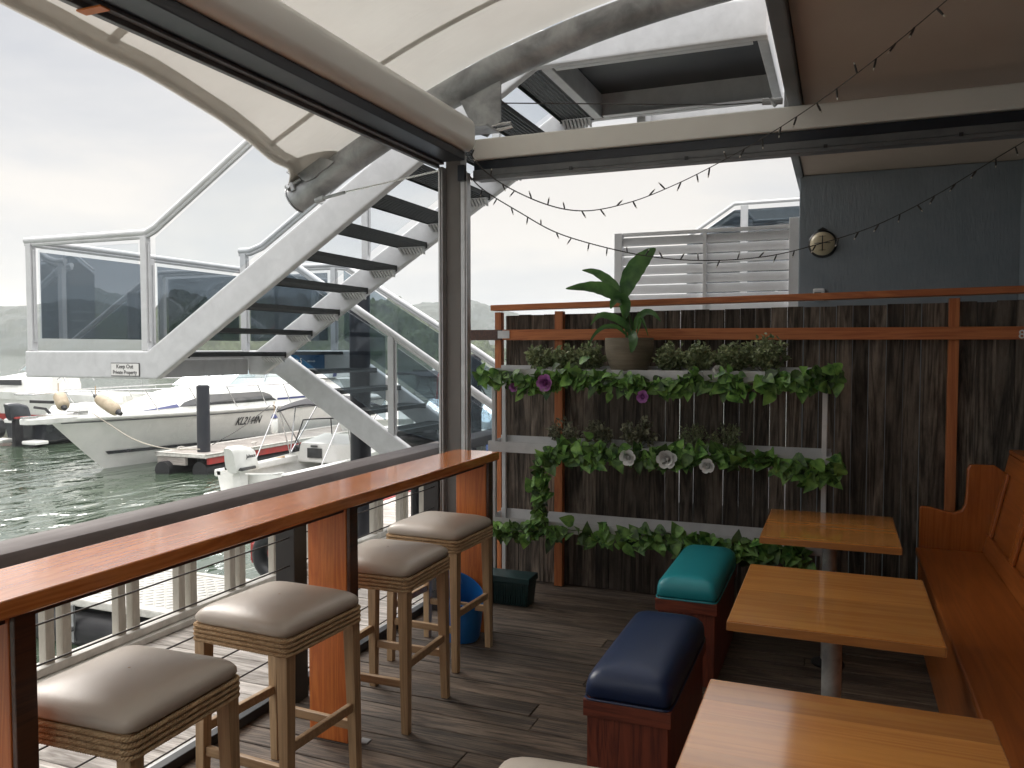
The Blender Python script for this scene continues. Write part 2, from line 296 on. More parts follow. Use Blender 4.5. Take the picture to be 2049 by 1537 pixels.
# ------------------------------------------------------------ water, hills
def watermat():
    m=bpy.data.materials.new('green_harbour_water'); m.use_nodes=True; t=m.node_tree; b=t.nodes['Principled BSDF']; l=t.links.new
    b.inputs['Base Color'].default_value=(.055,.08,.052,1); b.inputs['Roughness'].default_value=.03; b.inputs['IOR'].default_value=2.3; b.inputs['Specular IOR Level'].default_value=.62
    tcn=N(t,'ShaderNodeTexCoord'); mpn=N(t,'ShaderNodeMapping'); mpn.inputs['Scale'].default_value=(1,.55,1); mpn.inputs['Rotation'].default_value=(0,0,R(28)); l(tcn.outputs['Object'],mpn.inputs[0])
    npz=N(t,'ShaderNodeTexNoise',Scale=.16,Detail=2); l(mpn.outputs[0],npz.inputs['Vector']); npm=N(t,'ShaderNodeMapRange'); npm.inputs[1].default_value=.38; npm.inputs[2].default_value=.6; npm.inputs[3].default_value=.25; npm.inputs[4].default_value=1.; l(npz.outputs[0],npm.inputs[0])
    n=N(t,'ShaderNodeTexNoise',Scale=1.5,Detail=3.5,Roughness=.5,Distortion=.5); l(mpn.outputs[0],n.inputs['Vector'])
    bp=N(t,'ShaderNodeBump',Strength=.8,Distance=.2); l(npm.outputs[0],bp.inputs['Strength']); l(n.outputs[0],bp.inputs['Height'])
    n2=N(t,'ShaderNodeTexNoise',Scale=.45,Detail=2,Distortion=.3); l(mpn.outputs[0],n2.inputs['Vector'])
    bp2=N(t,'ShaderNodeBump',Strength=.6,Distance=.22); l(n2.outputs[0],bp2.inputs['Height']); l(bp.outputs[0],bp2.inputs['Normal']); l(bp2.outputs[0],b.inputs['Normal'])
    return m
WZ=-1.5
st(MB().grid(lambda u,v:(-880+1760*u,-480+1380*v,WZ),4,4).build('water',watermat()))
M['wood']=mat('bush_covered_hill',(.06,.085,.03),.9,bump=1,bscale=.35,c2=(.014,.024,.01),vscale=.25,detail=8)
M['woodfar']=mat('distant_bush',(.03,.045,.04),.9,c2=(.018,.028,.016),vscale=.05,detail=6)
def hill(name,ridge,D0,D1,D2,amp,m,nu=260,nv=26,fs=.08):
    def ry(px):
        for (a,ya),(b,yb) in zip(ridge,ridge[1:]):
            if a<=px<=b: return ya+(yb-ya)*(px-a)/(b-a)
        return ridge[-1][1]
    def fn(u,v):
        px=ridge[0][0]+(ridge[-1][0]-ridge[0][0])*u; g=pd(px,698,1.); dr=Vector((g.x,g.y,0))
        zr=H+(698-ry(px))/F*D1
        D=D0+(D1-D0)*(v/.7) if v<.7 else D1+(D2-D1)*(v-.7)/.3
        k=math.sin(min(1,v/.7)*PI/2)**.85 if v<.7 else max(0,1-((v-.7)/.3))
        z=WZ-1+(zr-WZ+1)*k; p=dr*D
        z+=amp*noise.noise(Vector((p.x,p.y,0))*fs)*min(1,v*6)+amp*.7*abs(noise.noise(Vector((p.x,p.y,9))*fs*3.1))*min(1,v*6)
        return (p.x,p.y,z)
    return tag(MB().grid(fn,nu,nv).build(name,m,smooth=False),kind='structure')
hill('hills',[(-700,640),(-200,632),(0,618),(70,616),(110,608),(160,602),(210,608),(270,622),(330,634),(420,645),(560,655),(700,665),(860,690)],420,520,600,3,M['woodfar'],fs=.05)
hill('hills',[(700,650),(780,628),(850,609),(890,606),(925,602),(950,606),(985,618),(1060,640),(1200,655),(1500,640),(1900,655),(2600,640)],560,700,800,4,M['woodfar'],fs=.04)
hill('headland',[(296,716),(312,640),(330,604),(350,596),(380,600),(420,610),(480,606),(560,602),(640,600),(700,606),(740,604),(768,603),(800,614),(840,634),(880,652),(920,672),(960,690),(1000,704),(1030,716)],220,250,300,4,M['wood'],nu=420,nv=40,fs=.15)
# wooded bank inland beyond the building, mirrored in the landing's end glass
def bankmesh(d0,ridge,amp,m,fs):
    def rz(b):
        for (a,ya),(c,yc) in zip(ridge,ridge[1:]):
            if a<=b<=c: return ya+(yc-ya)*(b-a)/(c-a)
        return ridge[0][1] if b<ridge[0][0] else ridge[-1][1]
    def bank(u,v):
        bd=14+60*u; b=R(bd); d=d0*(1+.35*v); k=math.sin(min(1,v*1.6)*PI/2)
        x,y=math.cos(b)*d,math.sin(b)*d; hh=(H+(698-rz(bd))/F/1.157*d0*1.2-WZ)*k
        return (x,y,WZ-.8+hh+amp*(noise.noise(Vector((x,y,3))*fs)*k+.8*abs(noise.noise(Vector((x,y,7))*fs*3))*k))
    return tag(MB().grid(bank,320,16).build('bank',m),kind='structure')
bankmesh(62,[(14,600),(36,612),(39,606),(41,604),(43.4,620),(45.5,612),(47,600),(49,596),(51,604),(56,606),(74,600)],.5,M['wood'],.5)
bankmesh(210,[(14,500),(36,520),(38,528),(40,540),(41.5,552),(43.4,572),(46,588),(49,600),(54,606),(74,610)],3,M['woodfar'],.12)
# ------------------------------------------------------------ deck, walkway
mb=MB(); y=-2.6; i=0
while y<5.75:
    wd=.138; 
    x=-2.5; cuts=sorted([rnd.uniform(-1.6,.4),rnd.uniform(.6,1.2)])
    for a,b in zip([-2.5]+cuts,cuts+[1.6]): mb.box(a+.0015,b-.0015,y,y+wd-.008,-.03,rnd.uniform(-.0015,.0015))
    y+=wd; i+=1
st(mb.build('deck',M['deck'],bevel=.003,seg=1))
st(MB().box(-2.5,1.6,-2.6,5.75,-.3,-.034).build('deck_base',M['black']))
mb=MB(); y=-1.
while y<10.5:
    mb.box(-3.92,-2.56,y,y+.114,-.05,-.012+rnd.uniform(-.002,.002)); y+=.12
st(mb.build('boardwalk',M['walk'],bevel=.003,seg=1))
st(MB().box(-3.9,-2.56,-1,10.5,-.2,-.054).build('boardwalk_base',M['black']))
# deck edge kick board and track
t=thing('deck_edge_track','low aluminium track with black kick strip along the deck edge','track',(-2.53,1,0))
MB().box(-2.558,-2.506,-1,4.7,-.02,.022).build('sill',M['alu'],t,bevel=.004)
MB().box(-2.50,-2.455,-1,4.7,.004,.05).build('kick_strip',M['black'],t,bevel=.004)
# ------------------------------------------------------------ outer balustrade
t=thing('walkway_balustrade','brown capped balustrade with paired cream balusters beyond the walkway','balustrade',(-3.85,3,0))
CX0,CX1,CZ=-3.83,-3.60,.762
def capprof(y): 
    return [(CX0,y,CZ-.03),(CX0+.03,y,CZ-.004),(CX0+.1,y,CZ),(CX1-.05,y,CZ-.004),(CX1-.012,y,CZ-.022),(CX1,y,CZ-.05),(CX1,y,CZ-.115),(CX1-.03,y,CZ-.13),(CX0+.04,y,CZ-.13),(CX0,y,CZ-.1)]
MB().loft([capprof(-.8),capprof(10.4)]).build('cap_rail',M['capr'],t,smooth=30)
MB().box(-3.83,-3.735,-.8,10.4,.03,.075).box(-3.88,-3.70,-.8,10.4,-.01,.028).build('bottom_rail',M['white'],t,bevel=.006)
yb=2.5; bal=MB()
ys=[]
while yb<10.2: ys.append(yb); yb+=.455
base=None
for y0 in ys:
    for dy in (0,.10):
        if base is None:
            b_=MB().box(-3.81,-3.756,y0-.027,y0+.027,.07,.64).build('baluster',M['bal'],t,bevel=.008); base=b_; b0=y0
        else:
            c=base.copy(); col.objects.link(c); c.location=(0,y0+dy-b0,0)
# ------------------------------------------------------------ inner wire balustrade
t=thing('wire_balustrade','dark posts strung with thin wires under the timber bar','balustrade',(-2.45,3,0))
for y0 in (.3,3.22,4.72):
    MB().box(-2.5,-2.39,y0-.05,y0+.05,-.02,.97).build('post',M['darkpost'],t,bevel=.005)
for z in (.81,.675,.54,.395,.27,.13):
    pts=[(-2.42,-.5+5.3*k/20,z-.012*math.sin(PI*k/20)) for k in range(21)]
    MB().tube(pts,.0035,6).build('wire',M['wire'],t)
# ------------------------------------------------------------ bar counter
t=thing('bar_counter','long glossy orange timber bar on slab legs facing the water','bar',(-2.03,2,0))
bt=MB().box(-2.19,-1.9,-1.5,4.52,1.030,1.08)
bt.build('top',M['barwood_y'],t,bevel=.007,seg=3)
MB().box(-1.97,-1.945,-1.5,4.39,1.005,1.03).build('front_batten',M['bardark'],t,bevel=.003)
MB().box(-2.17,-2.14,-1.5,4.44,.96,1.03).build('rear_batten',M['bardark'],t,bevel=.003)
for y0 in (-.2,1.405,2.92,4.395):
    MB().box(-2.13,-1.935,y0,y0+.045,.003,1.03).build('leg_panel',M['barwood_z'],t,bevel=.004)
    MB().box(-1.933,-1.915,y0+.002,y0+.062,.003,1.029).build('leg_edge',M['bardark'],t,bevel=.003)  # side face of the leg as a darker brown strip
MB().box(-1.905,-1.86,2.95,2.99,.002,.006).build('foot_bracket',M['alu'],t)
# ------------------------------------------------------------ corner post and blind head boxes
t=thing('corner_post','brown grey steel corner post with aluminium side channels','post',(-2.31,4.8,0))
MB().box(-2.365,-2.262,4.74,4.84,-.02,2.95).build('post_body',M['postpaint'],t,bevel=.006)
MB().box(-2.258,-2.212,4.735,4.79,.0,2.82).box(-2.246,-2.224,4.728,4.734,0,2.8).build('side_channel',M['alu'],t,bevel=.003)
MB().box(-2.40,-2.369,4.70,4.76,.0,2.86).box(-2.392,-2.38,4.69,4.698,0,2.86).build('side_channel',M['alu'],t,bevel=.003)
MB().box(-2.262,-2.214,4.70,4.733,2.76,2.86).build('end_bracket',M['darkch'],t,bevel=.003)
t=thing('roller_blind','cream head box with dark underside running out over the bar','roller blind',(-2.28,2,2.93))
def headprof(y):
    pts=[]
    x0,x1,z0,z1=-2.36,-2.14,2.935,3.15
    for cx,cz,a0,r in ((x1-.07,z1-.07,0,.07),(x0+.05,z1-.05,90,.05),(x0+.02,z0+.02,180,.02),(x1-.06,z0+.06,270,.06)):
        for k in range(6): a=R(a0+18*k); pts.append((cx+r*math.cos(a),y,cz+r*math.sin(a)))
    return pts
MB().loft([headprof(-2.5),headprof(4.70)]).build('head_box',M['cream'],t,smooth=40)
MB().box(-2.375,-2.2,-2.5,4.68,2.88,2.932).build('channel',M['darkch'],t,bevel=.004)
MB().box(-2.405,-2.378,-2.5,4.68,2.845,2.9).box(-2.376,-2.345,-2.5,4.68,2.865,2.879).build('track',M['chgrey'],t,bevel=.003)
MB().box(-2.41,-2.30,2.05,2.09,2.838,2.844).build('strap',M['orange'],t)
t=thing('roller_blind','cream cross beam box with grey track from the corner post to the wall','roller blind',(-.3,4.85,2.9))
MB().box(-2.20,1.55,4.79,4.93,2.905,3.035).build('head_box',M['cream'],t,bevel=.012,seg=3)
MB().box(-2.20,1.55,4.815,4.91,2.845,2.902).build('channel',M['darkch'],t,bevel=.004)
MB().box(-2.20,1.55,4.80,4.90,2.80,2.842).box(-2.20,1.55,4.792,4.83,2.775,2.797).box(-2.20,1.55,4.85,4.925,2.785,2.797).build('track',M['chgrey'],t,bevel=.003)
for x in (-1.55,-.85,-.1,.55):
    MB().box(x,x+.02,4.785,4.791,2.79,2.81).build('clip',M['black'],t)
# ------------------------------------------------------------ membrane roof and arch pipe
PRO=[(-4.3,2.52),(-3.73,2.85),(-3.32,3.06),(-3.03,3.21),(-2.7,3.37),(-2.29,3.53),(-1.8,3.68),(-1.41,3.77),(-1.1,3.83),(-.65,3.89),(-.2,3.92),(.6,3.92)]
def P(X):
    for (a,za),(b,zb) in zip(PRO,PRO[1:]):
        if X<=b or b==PRO[-1][0]:
            return za+(zb-za)*(X-a)/(b-a)
def Ps(X): return sum(P(X+d)*wt for d,wt in ((-.3,.15),(-.15,.2),(0,.3),(.15,.2),(.3,.15)))
YP=5.1
def zs(X,Y): 
    v=(YP-Y)/6.6; return Ps(X)+.13-.10*4*max(0,v)*max(0,1-v)*1.2
t=thing('arch_pipe','galvanised curved steel pipe carrying the fabric roof','steel arch',(-3.7,5.1,2.85))
pp=[(x,YP,Ps(x)) for x in [-3.79+.12*k for k in range(30)]]
MB().tube(pp,.098,28,cap=True).build('pipe',M['galvd'],t,smooth=True)
e0=Vector(pp[0]); dd=(Vector(pp[0])-Vector(pp[1])).normalized()
MB().tube([e0+dd*.003,e0+dd*.012],.106,28).build('end_plate',M['galvd'],t,bevel=.002)
# bracket below the pipe at the corner post
MB().prism([(-2.42,5.07,3.38),(-2.12,5.07,3.49),(-2.12,5.07,3.22),(-2.22,5.07,3.12),(-2.30,5.07,3.15)],(0,.014,0)).box(-2.33,-2.13,4.86,5.066,3.135,3.15).build('bracket',M['galvd'],t,bevel=.003)
MB().tube([(-2.2,5.05,3.17),(-2.1,5.05,3.19),(-2.04,5.05,3.19),(-2.03,5.05,3.165),(-2.1,5.05,3.155),(-2.2,5.05,3.15)],.01,8).build('hook',M['steel'],t,smooth=True)
def onsail(px,py):
    r=ray(px,py); lo,hi=1.,9.; f=lambda s:(CAM+r*s).z-zs((CAM+r*s).x,(CAM+r*s).y)
    best=None
    for k in range(400):
        s=lo+(hi-lo)*k/400
        if f(s)>0: best=s; break
    return CAM+r*(best or 5)
edge=[onsail(*q) for q in ((583,334),(544,314),(493,271),(440,230),(384,193),(330,160),(278,129),(200,92),(100,40),(25,0))]
EY=[(p.y,p.x) for p in edge]
def ex(Y):
    if Y>=EY[0][0]: return EY[0][1]-(Y-EY[0][0])*.9
    for (y0,x0),(y1,x1) in zip(EY,EY[1:]):
        if y1<=Y<=y0: return x0+(x1-x0)*(Y-y0)/(y1-y0)
    y1,x1=EY[-1]; ym=1.8
    if Y>=ym: return x1+.12*(y1-Y)
    return ex(2*ym-Y) if 2*ym-Y<=5.1 else EY[0][1]
for y_,x_ in EY: print('edge',round(y_,2),round(x_,2))
t=thing('membrane_roof','cream stretched fabric canopy roof with scalloped edge over the deck','canopy',(-2,2,3.6))
def sf(u,v):
    Y=YP+.02-6.6*v; x0=ex(Y); X=x0+(.35-x0)*u; return (X,Y,zs(X,Y))
sm=MB().grid(sf,48,72).build('membrane',M['sail'],t,smooth=True)
def hem(u,v):
    Y=YP-6.6*v; x0=ex(Y); X=x0-.004+.10*u; return (X,Y,zs(X,Y)-.012)
MB().grid(hem,3,72).build('hem',M['sail'],t,smooth=True)
def hem2(u,v):
    Y=YP-6.6*v; x0=ex(Y); X=x0-.008+.045*u; return (X,Y,zs(X,Y)-.02)
MB().grid(hem2,2,72).build('edge_webbing',M['sail'],t,smooth=True)
s1=onsail(640,210); s2=onsail(545,270); s3=onsail(940,38); print('seam',s1,s2,s3)
for ys_ in (s1.y,s1.y-1.55,s1.y-3.1):
    def seam(u,v): 
        Y=ys_+.03-.06*v; x0=ex(Y)+.06; X=x0+(.3-x0)*u; return (X,Y,zs(X,Y)-.008)
    MB().grid(seam,48,1).build('seam',M['sail'],t,smooth=True)
def patch(u,v):   # reinforced corner pocket
    a=R(0+100*u); r=.42*v; X=-3.86+r*math.cos(a)*1.1; Y=YP+.0-r*math.sin(a)*1.; X=max(X,ex(Y)+.01); return (X,Y,zs(X,Y)-.016)
MB().grid(patch,10,6).build('corner_patch',M['sail'],t,smooth=True)
t=thing('corner_clamp','galvanised membrane corner plate with shackle at the pipe end','bracket',(-3.8,5.0,2.95))
pl_=[pY(*q_,4.985) for q_ in ((577,330),(590,321),(608,316),(630,314),(650,316),(668,323),(655,334),(640,344),(628,356),(612,363),(604,360))]
MB().prism(pl_,(0,.018,0)).build('plate',M['galvd'],t,bevel=.003)
MB().tube([pY(568,318,4.98),pY(578,330,4.98),pY(584,343,4.98)],.014,8).tube([pY(580,338,4.98),pY(585,343,4.97),pY(581,349,4.97),pY(575,345,4.97),pY(580,338,4.98)],.008,8).build('shackle',M['galvd'],t,smooth=True)
MB().tube([pY(578,374,5.0),pY(602,358,5.0)],.012,8).tube([pY(584,366,5.0),pY(588,382,5.0)],.02,8).tube([pY(574,372,5.0),pY(580,378,5.0)],.022,8).build('bolt',M['galvd'],t,smooth=True)
t=thing('tie_rod','thin steel tie rod from the pipe end back to the corner post','rod',pY(650,396,5.1))
MB().tube([pY(632,402,5.02),pY(648,396,5.02)],.022,10).tube([pY(643,398,5.02),pY(690,385,5.0)],.012,8).build('turnbuckle',M['galvd'],t,smooth=True)
MB().tube([pY(688,385,5.0),pY(886,340,4.84)],.006,8).build('rod',M['steel'],t)
t=thing('stay_wire','thin black stay wire stretched under the stair platform','wire',pY(1200,208,5.1))
MB().tube([pY(950,206,5.08),pY(1200,208,5.1),pY(1440,210,5.12),pY(1545,204,5.14)],.004,6).build('wire',M['wire'],t)
MB().tube([pY(1525,204,5.14),pY(1566,202,5.16)],.02,8).tube([pY(1540,198,5.14),pY(1552,212,5.14)],.012,8).build('turnbuckle',M['galvd'],t,smooth=True)
# ------------------------------------------------------------ building
t=thing('building','building with blue grey rendered wall and beige soffit above the deck','building',(.6,7.3,0))
WY=7.2; SZ=3.13
MB().box(-.33,3.4,WY,WY+1.2,-1,SZ-.003).build('wall',M['bluegrey'],t,bevel=.01)
MB().box(-.22,3.4,-3.2,5.15,SZ,SZ+.5).box(-.30,3.4,5.15,WY+1.2,SZ,SZ+.5).build('soffit',M['soffit'],t,bevel=.006)
MB().box(-.30,-.225,-3.2,5.2,SZ-.05,SZ+.62).build('edge_beam',M['fascia'],t,bevel=.01)
MB().box(-.36,-.303,5.6,WY+1.2,SZ-.02,SZ+.62).build('fascia',M['fascia'],t,bevel=.004)
MB().box(1.56,1.7,-3.2,5.5,-.2,SZ-.004).box(-2.6,1.555,-3.3,-3.2,-.2,SZ+.4).build('unseen_side_wall',M['fascia'],t)  # unseen right and rear walls, added to keep sky light off the deck
MB().box(1.25,1.555,-3.1,WY-.01,-.2,SZ-.006).build('unseen_end_wall',M['bluegrey'],t)  # unseen wall added so the right side of the deck stays dark
t=thing('bulkhead_lamp','round caged bulkhead lamp on the blue grey wall','lamp',pY(1646,489,WY))
c=pY(1646,489,WY)
MB().lathe([(0,0),(.112,0),(.112,.03),(.098,.045),(0,.045)],n=32).xf(Matrix.Translation(c+Vector((0,-.001,0)))@Matrix.Rotation(R(90),4,'X')).build('base',M['black'],t,smooth=30)
MB().lathe([(.096,.046),(.092,.06),(.07,.082),(.035,.094),(0,.097)],n=32).xf(Matrix.Translation(c)@Matrix.Rotation(R(90),4,'X')).build('glass',M['bulkglass'],t,smooth=True)
g=MB(); g.tube([c+Vector((0,-.104*math.sin(PI*k/10)+.0,.1*math.cos(PI*k/10))) for k in range(11)],.004,6)
for dz in (-.055,.055,0): 
    rr=math.sqrt(.1**2-dz**2); g.tube([c+Vector((rr*math.cos(PI*k/10),-.104*math.sin(PI*k/10)*rr/.1,dz)) for k in range(11)],.003,6)
g.prism([c+Vector((-.04,-.04,.112)),c+Vector((.04,-.04,.112)),c+Vector((0,-.04,.135))],(0,.03,0))
g.build('cage',M['black'],t,smooth=True)
t=thing('power_outlet','small weatherproof outlet box low on the blue grey wall','outlet',pY(1636,582,WY))
c=pY(1636,583,WY); MB().box(c.x-.035,c.x+.055,WY-.05,WY-.001,c.z-.08,c.z+.02).build('body',M['louv'],t,bevel=.01)
MB().box(c.x-.025,c.x+.03,WY-.056,WY-.051,c.z-.07,c.z-.01).build('cover',M['fascia'],t,bevel=.002)
# ------------------------------------------------------------ louvre screen
t=thing('louvre_screen','off white aluminium louvre screen standing beside the grey wall','screen',(-1.1,7.3,0))
LY=7.28
a=pY(1238,475,LY); b=pY(1595,450,LY)
MB().box(a.x-.03,a.x+.04,LY-.04,LY+.04,0,a.z+.03).build('post',M['louv'],t,bevel=.004)
MB().box(b.x-.06,b.x+.04,LY-.04,LY+.04,0,b.z+.06).build('post',M['louv'],t,bevel=.004)
xm=pY(1411,480,LY).x; x0=a.x+.042; x1=b.x-.062; zt=a.z+.0
MB().box(xm-.015,xm+.015,LY-.03,LY+.03,1.,zt).build('mullion',M['louv'],t,bevel=.003)
MB().box(x0,x1,LY-.028,LY+.028,zt+.002,zt+.03).build('top_rail',M['louv'],t,bevel=.003)
k=0; z=zt-.05
while z>1.3:
    MB().beam((x0,LY,z),(x1,LY,z),.008,.088,(0,.5,1)).build('slat',M['louv'],t,bevel=.002,seg=1); z-=.086
# ------------------------------------------------------------ neighbour's glass balcony behind the screen
t=thing('glass_balcony','glass balcony rail with sloping handrail rising behind the louvre screen','balcony',(-1.2,9.6,2))
BY=9.6
A=[pY(1375,475,BY),pY(1470,408,BY),pY(1600,399,BY),pY(1640,396,BY)]
MB().tube(A,.022,8).build('handrail',M['galv'],t)
A2=[pY(1385,482,BY+1.3),pY(1470,422,BY+1.3),pY(1497,427,BY+1.3),pY(1510,442,BY+1.3),pY(1602,438,BY+1.3),pY(1640,437,BY+1.3)]
MB().tube(A2,.02,8).build('handrail',M['galv'],t)
p=pY(1490,408,BY); MB().box(p.x-.04,p.x+.04,BY-.03,BY+.03,0,p.z-.02).build('post',M['galv'],t,bevel=.004)
q=pY(1500,440,BY+1.3); MB().box(q.x-.04,q.x+.04,BY+1.27,BY+1.33,0,q.z).build('post',M['galv'],t,bevel=.004)
dz=Vector((0,0,-.07)); 
MB().prism([A[0]+dz,A[1]+dz,A[2]+dz,Vector((A[2].x,BY,1.4)),Vector((A[0].x,BY,1.4))],(0,.012,0)).build('glass_panel',M['glass'],t)
MB().prism([A2[0]+dz,A2[1]+dz,A2[4]+dz,Vector((A2[4].x,BY+1.3,1.4)),Vector((A2[0].x,BY+1.3,1.4))],(0,.012,0)).build('glass_panel',M['glass'],t)
t2=MB()
for k in range(9):
    xx=-2.75+.3*k; zz=.9+.19*k; t2.box(xx,xx+.3,BY-.0,BY+1.2,zz,zz+.03)
t2.beam((-2.9,BY-.05,.75),(-.6,BY-.05,2.25),.05,.24).build('stringer',M['galv'],t)
MB().box(-4,1,9,12,-1,0).build('base',M['fascia'],t)
# ------------------------------------------------------------ staircase
t=thing('staircase','galvanised steel switchback stair with open treads and tinted glass','staircase',(-5,7,1.4))
YN,YM,YL,YF=5.5,7.0,7.16,8.5; th=.075
LX0,LX1=-7.24,-5.62
def stringer(pts,Y): return MB().prism([(x,Y,z) for x,z in pts],(0,th,0))
mtop=lambda X:1.69+.63*(X+5.70); mbot=lambda X:1.435+.63*(X+5.62)
PT,PB,PXe=3.95,3.69,-.46
xt=-5.70+(PT-1.69)/.63; xb=-5.62+(PB-1.435)/.63
up=[(LX0,1.68),(-5.70,1.68),(xt,PT),(PXe,PT),(PXe,PB),(xb,PB),(-5.60,1.43),(LX0,1.43)]
stringer(up,YN).build('near_stringer',M['galv'],t,bevel=.02,seg=3)
up2=[(-5.78,1.68),(-5.68,1.68),(xt,PT),(PXe,PT),(PXe,PB),(xb,PB),(-5.60,1.43),(-5.78,1.43)]
stringer(up2,YM-th).build('far_stringer',M['galv'],t,bevel=.02,seg=3)
ltop=lambda X:1.68-.625*(X+5.55)
lo=[(-5.75,1.68),(-5.55,1.68),(-3.92,ltop(-3.92)),(-3.92,ltop(-3.92)-.3),(-5.62,1.43),(-5.75,1.43)]
stringer(lo,YL).build('near_stringer',M['galv'],t,bevel=.02,seg=3)
lo2=[(LX0,1.68),(-5.55,1.68),(-3.97,ltop(-3.97)),(-3.97,ltop(-3.97)-.3),(-5.62,1.43),(LX0,1.43)]
stringer(lo2,YF).build('far_stringer',M['galv'],t,bevel=.02,seg=3)
MB().box(LX0+.002,LX0+.08,YN+th+.002,YF-.002,1.432,1.678).build('end_channel',M['galv'],t,bevel=.015)
MB().box(-5.86,-5.78,YN+th+.002,YM-th-.002,1.432,1.60).build('cross_channel',M['galv'],t,bevel=.01)
gr=MB()
x=LX0+.085
while x<-5.64: gr.box(x,x+.006,YN+th+.003,YF-.003,1.63,1.665); x+=.03
y=YN+th+.1
while y<YF: gr.box(LX0+.085,-5.64,y,y+.008,1.655,1.664); y+=.1
gr.build('landing_grating',M['tread'],t)
def tread(xn,z,ya,yb,s):
    mb=MB(); n=8
    mb.box(min(xn,xn+s*.05),max(xn,xn+s*.05),ya,yb,z-.006,z)
    mb.box(min(xn-s*.0,xn+s*.006),max(xn,xn+s*.006),ya,yb,z-.045,z-.007)
    for k in range(n):
        x=xn+s*(.045+.036*k); mb.box(x-.007,x+.007,ya,yb,z-.04,z-.002)
    for k in range(14):
        y=ya+(yb-ya)*(k+.5)/14; mb.box(min(xn,xn+s*.27),max(xn,xn+s*.31),y-.003,y+.003,z-.012,z-.005)
    mb.box(min(xn,xn+s*.27),max(xn,xn+s*.31),ya+.0,ya+.005,z-.05,z-.001).box(min(xn,xn+s*.31),max(xn,xn+s*.31),yb-.005,yb,z-.06,z-.001)
    return mb
RISE=(PT-1.68)/11; RUN=RISE/.63
for k in range(11):
    z=1.68+RISE*k+ (0 if k else -.012); x=-5.60+RUN*k
    tread(x,z,YN+th+.003,YM-th-.003,1).build('tread',M['tread'],t)
    bt_=MB()
    for q in range(8):
        bx=x+.05+.033*q; bt_.add([(bx-.010,YM-th-.075,z-.052),(bx+.010,YM-th-.075,z-.052),(bx+.010,YM-th-.004,z-.05),(bx-.010,YM-th-.004,z-.05),(bx-.010,YM-th-.004,z-.115),(bx+.010,YM-th-.004,z-.115),(bx-.010,YM-th-.075,z-.062),(bx+.010,YM-th-.075,z-.062)],[(0,1,2,3),(6,7,1,0),(4,5,7,6),(0,3,4,6),(1,7,5,2)])
    bt_.box(x+.03,x+.30,YM-th-.07,YM-th-.004,z-.051,z-.046).build('tread_bracket',M['galv'],t)
for k in range(1,6):
    z=1.68-RISE*k; x=-5.50+RISE/.625*k
    tread(x,z,YL+th+.003,YF-.003,-1).build('tread',M['tread'],t)
# top platform
MB().box(xb+.05,PXe-.002,YN+th+.003,YM-th-.003,PT-.05,PT-.01).build('platform_floor',M['black'],t)
MB().box(-.53,PXe-.001,YN+th+.002,YM-th-.002,PB+.003,PT-.053).build('platform_channel',M['galv'],t,bevel=.01)
MB().box(xb+.02,xb+.1,YN+th+.002,YM-th-.002,PB+.003,PT-.053).build('platform_channel',M['galv'],t,bevel=.01)
MB().box(xb+.12,-.56,YN+th+.004,YN+th+.06,PB+.004,PB+.014).build('channel_flange',M['galv'],t)
MB().box(xb+.12,-.56,YM-th-.07,YM-th-.004,PB+.004,PB+.014).build('channel_flange',M['galv'],t,bevel=.008)
MB().box(-1.65,-.3,7.25,7.33,PB-.05,PT-.1).build('platform_channel',M['galv'],t,bevel=.01)
MB().box(-1.66,-1.58,YM+.005,7.245,PB-.04,PT-.1).build('platform_channel',M['galv'],t,bevel=.01)
# balustrades
def post(x,y,z0,z1): MB().box(x-.035,x+.035,y-.03,y+.03,z0,z1).box(x+.038,x+.052,y-.012,y+.012,z0+.08,z1-.06).build('post',M['galv'],t,bevel=.008)
def rail(pts): MB().tube(pts,.032,12).tube([Vector(p)-Vector((0,0,.038)) for p in pts],.02,8).build('handrail',M['galv'],t,smooth=True)
def glass(pts,m='glassm'): MB().prism(pts,(0,.01,0)).build('glass_panel',M[m],t)
HR=2.73
yn=YN+.04; ym=YM-.04; yl=YL+.04; yf=YF+.04
post(-7.18,yn,1.68,HR-.03); post(-5.74,yn,1.68,HR-.03); post(-3.85,yn,mtop(-3.85),mtop(-3.85)+1.0); post(-1.8,yn,PT,PT+1.0)
hx=lambda X:mtop(X)+1.03
rail([(-7.24,yn,HR),(-5.72,yn,HR),(-5.62,yn,HR+.04),(-3.85,yn,hx(-3.85)),(-2.1,yn,hx(-2.1)),(-1.9,yn,PT+1.03),(-.5,yn,PT+1.03)])
glass([(-7.08,yn,1.80),(-5.83,yn,1.80),(-5.83,yn,HR-.09),(-7.08,yn,HR-.09)],'glassc')
glass([(-5.62,yn,mtop(-5.62)+.06),(-3.92,yn,mtop(-3.92)+.06),(-3.92,yn,hx(-3.92)-.09),(-5.62,yn,hx(-5.62)-.09)],'glassc')
glass([(-3.78,yn,mtop(-3.78)+.06),(-2.2,yn,mtop(-2.2)+.06),(-2.2,yn,hx(-2.2)-.09),(-3.78,yn,hx(-3.78)-.09)],'glassc')
# end rail across the landing
rail([(-7.18,yn,HR-.005),(-7.18,yf,HR-.005)]); post(-7.18,7.0,1.68,HR-.03); post(-7.18,yf,1.68,HR-.03)
for ya,yb_ in ((yn+.1,6.9),(7.1,yf-.1)):
    MB().prism([(-7.185,ya,1.8),(-7.185,yb_,1.8),(-7.185,yb_,HR-.1),(-7.185,ya,HR-.1)],(.01,0,0)).build('glass_panel',M['glass'],t)
